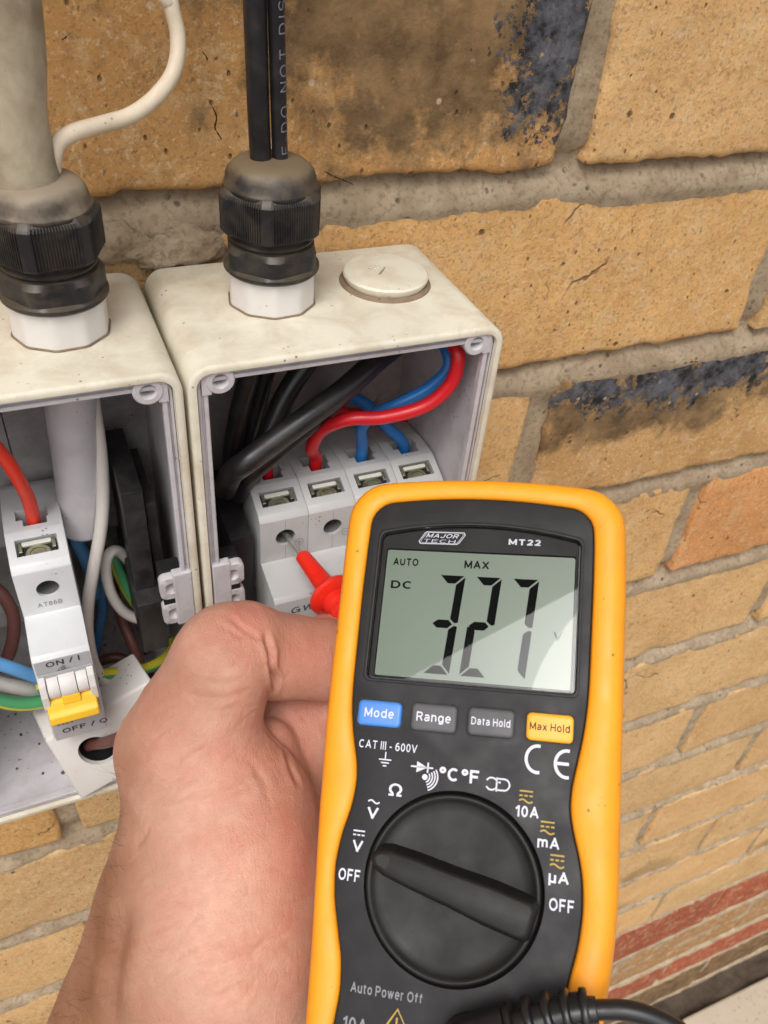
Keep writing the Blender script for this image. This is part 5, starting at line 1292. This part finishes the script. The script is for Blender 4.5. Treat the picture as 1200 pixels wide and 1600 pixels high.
def sdf(P):
    d = None
    for a, b, ra, rb, k in CAPS:
        e = sd_cap(P, a, b, ra, rb); d = e if d is None else smin(d, e, k * 1.6)
    for a, b, ra, rb in PALM: d = smin(d, sd_cap(P, a, b, ra * MM, rb * MM), .012)
    t = None
    for a, b, ra, rb, k in CAPS2:
        e = sd_cap(P, a, b, ra, rb); t = e if t is None else smin(t, e, k)
    d = smin(d, t, .0032)
    for f in FING:
        t = None
        for a, b, ra, rb in f:
            e = sd_cap(P, a, b, ra * MM, rb * MM); t = e if t is None else smin(t, e, .005)
        d = smin(d, t, .004)
    d = smin(d, sd_cap(P, H(452, 1112, .2800), H(470, 1180, .2790), .0125, .0150), .004)
    # soft web fold between thumb base and index
    d = smin(d, sd_cap(P, H(424, 1160, .264), H(462, 1275, .260), .0075, .0085), .0030)
    d = smin(d, sd_cap(P, H(448, 1190, .272), H(478, 1300, .268), .0070, .0080), .0025)
    # bones and tendons: knuckle fullness
    d = smin(d, sd_cap(P, H(345, 1000, .2460), H(392, 992, .2500), .0090, .0090), .012)
    d = smin(d, sd_cap(P, H(262, 1165, .2500), H(282, 1120, .2460), .0140, .0120), .014)
    return d
def surface_net(f, lo, hi, h):
    n = [int(math.ceil((hi[i] - lo[i]) / h)) + 1 for i in range(3)]
    X, Y, Z = np.meshgrid(*[lo[i] + h * np.arange(n[i]) for i in range(3)], indexing='ij')
    S = np.empty(n); step = 24
    for i in range(0, n[0], step):
        P = np.stack([X[i:i + step].ravel(), Y[i:i + step].ravel(), Z[i:i + step].ravel()], -1); S[i:i + step] = f(P).reshape(X[i:i + step].shape)
    ins = S < 0
    c = np.zeros([k - 1 for k in n], int)
    for a in (0, 1):
        for b in (0, 1):
            for g_ in (0, 1): c += ins[a:n[0] - 1 + a, b:n[1] - 1 + b, g_:n[2] - 1 + g_]
    act = (c > 0) & (c < 8); idx = -np.ones(act.shape, int); cells = np.argwhere(act); idx[act] = np.arange(len(cells))
    acc = np.zeros((len(cells), 3)); cnt = np.zeros(len(cells))
    corners = [(a, b, g_) for a in (0, 1) for b in (0, 1) for g_ in (0, 1)]
    for i, p in enumerate(corners):
        for q in corners[i + 1:]:
            if sum(abs(p[k] - q[k]) for k in range(3)) != 1: continue
            sp = S[cells[:, 0] + p[0], cells[:, 1] + p[1], cells[:, 2] + p[2]]; sq = S[cells[:, 0] + q[0], cells[:, 1] + q[1], cells[:, 2] + q[2]]
            m_ = (sp < 0) != (sq < 0); t = np.where(m_, sp / np.where(m_, sp - sq, 1), 0)
            pt = np.array(p)[None] + t[:, None] * (np.array(q) - np.array(p))[None]
            acc[m_] += pt[m_]; cnt[m_] += 1
    V = (cells + acc / cnt[:, None]) * h + np.array(lo)
    Fq = []
    for ax_ in range(3):
        o1, o2 = [(1, 2), (2, 0), (0, 1)][ax_]
        sl = [slice(None)] * 3; sl2 = [slice(None)] * 3; sl[ax_] = slice(0, n[ax_] - 1); sl2[ax_] = slice(1, n[ax_])
        A, B = ins[tuple(sl)], ins[tuple(sl2)]; e = np.argwhere(A != B)
        ok = (e[:, o1] > 0) & (e[:, o2] > 0) & (e[:, o1] < n[o1] - 1) & (e[:, o2] < n[o2] - 1); e = e[ok]
        d1 = np.zeros(3, int); d1[o1] = 1; d2 = np.zeros(3, int); d2[o2] = 1
        q = [idx[tuple((e - x).T)] for x in (0 * d1, d1, d1 + d2, d2)]
        q = np.stack(q, -1); fl = A[tuple(e.T)]
        q[~fl] = q[~fl][:, ::-1]; Fq.append(q)
    return V, np.concatenate(Fq)
allp = np.array([c[0] for c in CAPS] + [c[1] for c in CAPS] + [c[1] for c in CAPS2] + [b for f in FING for a, b, _, _ in f])
vis = np.array([H(60, 1900, .24), H(560, 950, .27), H(330, 900, .24), H(660, 1300, .30), H(100, 1500, .24), H(360, 1900, .24)])
lo = np.minimum(allp.min(0), vis.min(0)) - .028; hi = np.maximum(allp.max(0), vis.max(0)) + .028
V, Q = surface_net(sdf, lo, hi, .0011)
me = bpy.data.meshes.new('hand'); me.from_pydata(V.tolist(), [], Q.tolist()); me.update()
fixn(me)
o = bpy.data.objects.new('tmp', me); COL.objects.link(o)
md = o.modifiers.new('s', 'SMOOTH'); md.factor = .5; md.iterations = 4
md = o.modifiers.new('u', 'SUBSURF'); md.levels = 1; md.render_levels = 1
me = evaluated(o); bpy.data.objects.remove(o)
n = len(me.vertices); co = np.empty(n * 3); me.vertices.foreach_get('co', co); co = co.reshape(-1, 3)
nr = np.empty(n * 3); me.vertices.foreach_get('normal', nr); nr = nr.reshape(-1, 3)
# creases, given as lines over the skin (surveyed image position, depth found on the surface)
bv = BVHTree.FromPolygons([tuple(c) for c in co], [tuple(p.vertices) for p in me.polygons])
def on_skin(px, py):
    h_ = bv.ray_cast(CAM, ray(px, py).normalized()); return np.array(h_[0]) if h_[0] is not None else None
def crease(pts, w, d):
    P = [on_skin(*p) for p in pts]; P = [p for p in P if p is not None]
    if len(P) < 2: return
    P = np.array(catmull([Vector(p) for p in P], 10)); L_ = len(P)
    bb = (co > P.min(0) - 4 * w).all(1) & (co < P.max(0) + 4 * w).all(1); C = co[bb]; best = np.full(len(C), 1e9); tt = np.zeros(len(C))
    for i in range(L_ - 1):
        a, b = P[i], P[i + 1]; ba = b - a
        if ba @ ba < 1e-14: continue
        h_ = np.clip(((C - a) @ ba) / (ba @ ba), 0, 1); dd = np.linalg.norm(C - a - h_[:, None] * ba, axis=1)
        m_ = dd < best; best[m_] = dd[m_]; tt[m_] = (i + h_[m_]) / (L_ - 1)
    d = d * .9; prof = -d * np.exp(-(best / w) ** 2) + .35 * d * np.exp(-((best - 2.0 * w) / w) ** 2)
    prof *= np.clip(np.minimum(tt, 1 - tt) * 5, 0, 1)
    disp[bb] += prof
disp = np.zeros(n)
CR = [([(412, 985), (423, 1020), (427, 1058), (422, 1095)], .0011, .0017),
      ([(352, 958), (372, 975), (392, 990), (410, 1000)], .0009, .00035), ([(345, 975), (365, 988), (385, 998)], .0008, .00025),
      ([(300, 1035), (330, 1045), (360, 1042), (390, 1030)], .0010, .00028), ([(310, 1060), (345, 1068), (380, 1062)], .0009, .00022), ([(285, 1080), (320, 1090), (365, 1088), (395, 1075)], .0009, .00022),
      ([(410, 1130), (438, 1165), (455, 1200), (470, 1235)], .0012, .0007),
      ([(330, 1250), (370, 1232), (400, 1215), (425, 1200)], .0014, .0005), ([(255, 1262), (300, 1255), (340, 1246)], .0012, .0003),
      ([(250, 1190), (275, 1210), (300, 1180), (330, 1170)], .0012, .00025),
      ([(290, 1515), (340, 1512), (390, 1490), (440, 1455)], .0013, .00045), ([(280, 1490), (330, 1470), (370, 1462)], .0012, .0003), ([(300, 1560), (360, 1550), (420, 1530)], .0012, .0003),
      ([(225, 1290), (250, 1240), (290, 1200)], .0012, .0003), ([(210, 1330), (240, 1280), (280, 1240)], .0012, .00028), ([(200, 1260), (222, 1225), (250, 1195)], .0011, .00025),
      ([(172, 1610), (176, 1540), (186, 1470), (204, 1410)], .0035, .0016),
      ([(150, 1560), (165, 1540), (182, 1530)], .0009, .00025), ([(140, 1500), (165, 1490), (185, 1495)], .0009, .00025),
      ([(380, 1180), (400, 1200), (415, 1225), (420, 1260)], .0011, .00030), ([(350, 1380), (380, 1360), (420, 1340)], .0012, .0002)]
for c_ in CR: crease(*c_)
rr2 = random.Random(3)
for i in range(110):   # fine diagonal skin lines
    px, py = rr2.uniform(190, 470), rr2.uniform(1000, 1580); L_ = rr2.uniform(18, 60); a = math.radians(rr2.gauss(-34 if py > 1120 else -8, 14))
    crease([(px - L_ * math.cos(a), py - L_ * math.sin(a)), (px, py + rr2.uniform(-4, 4)), (px + L_ * math.cos(a), py + L_ * math.sin(a))], .0007, rr2.uniform(.00005, .00013))
# low amplitude undulation of the flesh
for i in range(0, n): 
    p = co[i]; disp[i] += .0005 * noise.noise(Vector(p) * 70) + .00018 * noise.noise(Vector(p) * 190)
co2 = co + nr * disp[:, None]
me.vertices.foreach_set('co', co2.ravel())
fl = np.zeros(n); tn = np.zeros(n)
for (px, py, r, a) in ((385, 955, .011, .8), (480, 1010, .016, .7), (335, 960, .010, .6), (235, 1130, .014, .45), (430, 1180, .014, .5), (455, 1330, .022, .45), (470, 1100, .018, .5)):
    p = on_skin(px, py)
    if p is not None: fl = np.maximum(fl, a * np.exp(-(np.linalg.norm(co - p, axis=1) / r) ** 2))
for (px, py, r, a) in ((185, 1290, .016, .8), (170, 1380, .018, .9), (160, 1460, .020, 1.0), (140, 1560, .024, 1.0), (200, 1200, .012, .6), (100, 1640, .03, 1.0), (300, 1060, .010, .35), (255, 1110, .012, .35)):  # spots of painted shade and tan down the left edge of hand and forearm
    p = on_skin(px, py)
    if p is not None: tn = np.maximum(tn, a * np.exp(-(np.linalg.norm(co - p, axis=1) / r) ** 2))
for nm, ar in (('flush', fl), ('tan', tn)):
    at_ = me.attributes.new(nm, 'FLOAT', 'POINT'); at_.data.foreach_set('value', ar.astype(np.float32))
wrist = pD(260, 1700, .24)
person = empty('person', 'bare left hand and forearm of a person pinching the red probe and holding the meter', 'person', wrist)
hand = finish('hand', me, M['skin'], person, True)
# hairs along the forearm edge
hv = []
for i in range(150):
    if i < 100: py = rr2.uniform(1180, 1600); px = 172 - max(0, py - 1350) * .40 + rr2.uniform(-4, 30)
    else: py = rr2.uniform(1420, 1600); px = rr2.uniform(100, 190)
    h_ = bv.ray_cast(CAM, ray(px, py).normalized())
    if h_[0] is None: continue
    p, nn = h_[0], h_[1]
    if nn.dot(CAM - p) < 0: nn = -nn
    dirn = (nn * rr2.uniform(.05, .45) - RX * rr2.uniform(.1, .8) + RY * rr2.uniform(-1.2, .5)).normalized()
    L_ = rr2.uniform(.004, .011); bend = RY * rr2.uniform(-.004, .004) + RX * rr2.uniform(-.002, .002)
    hv.append(tube_vf([p - nn * .0006, p + dirn * L_ * .5 + bend * .3, p + dirn * L_ + bend], lambda t: .000026 * (1.1 - t), n=4, seg=3))
me = mesh(*join_lists(hv)); hr = finish('hair', me, M['hair'], person); hr['kind'] = 'stuff'
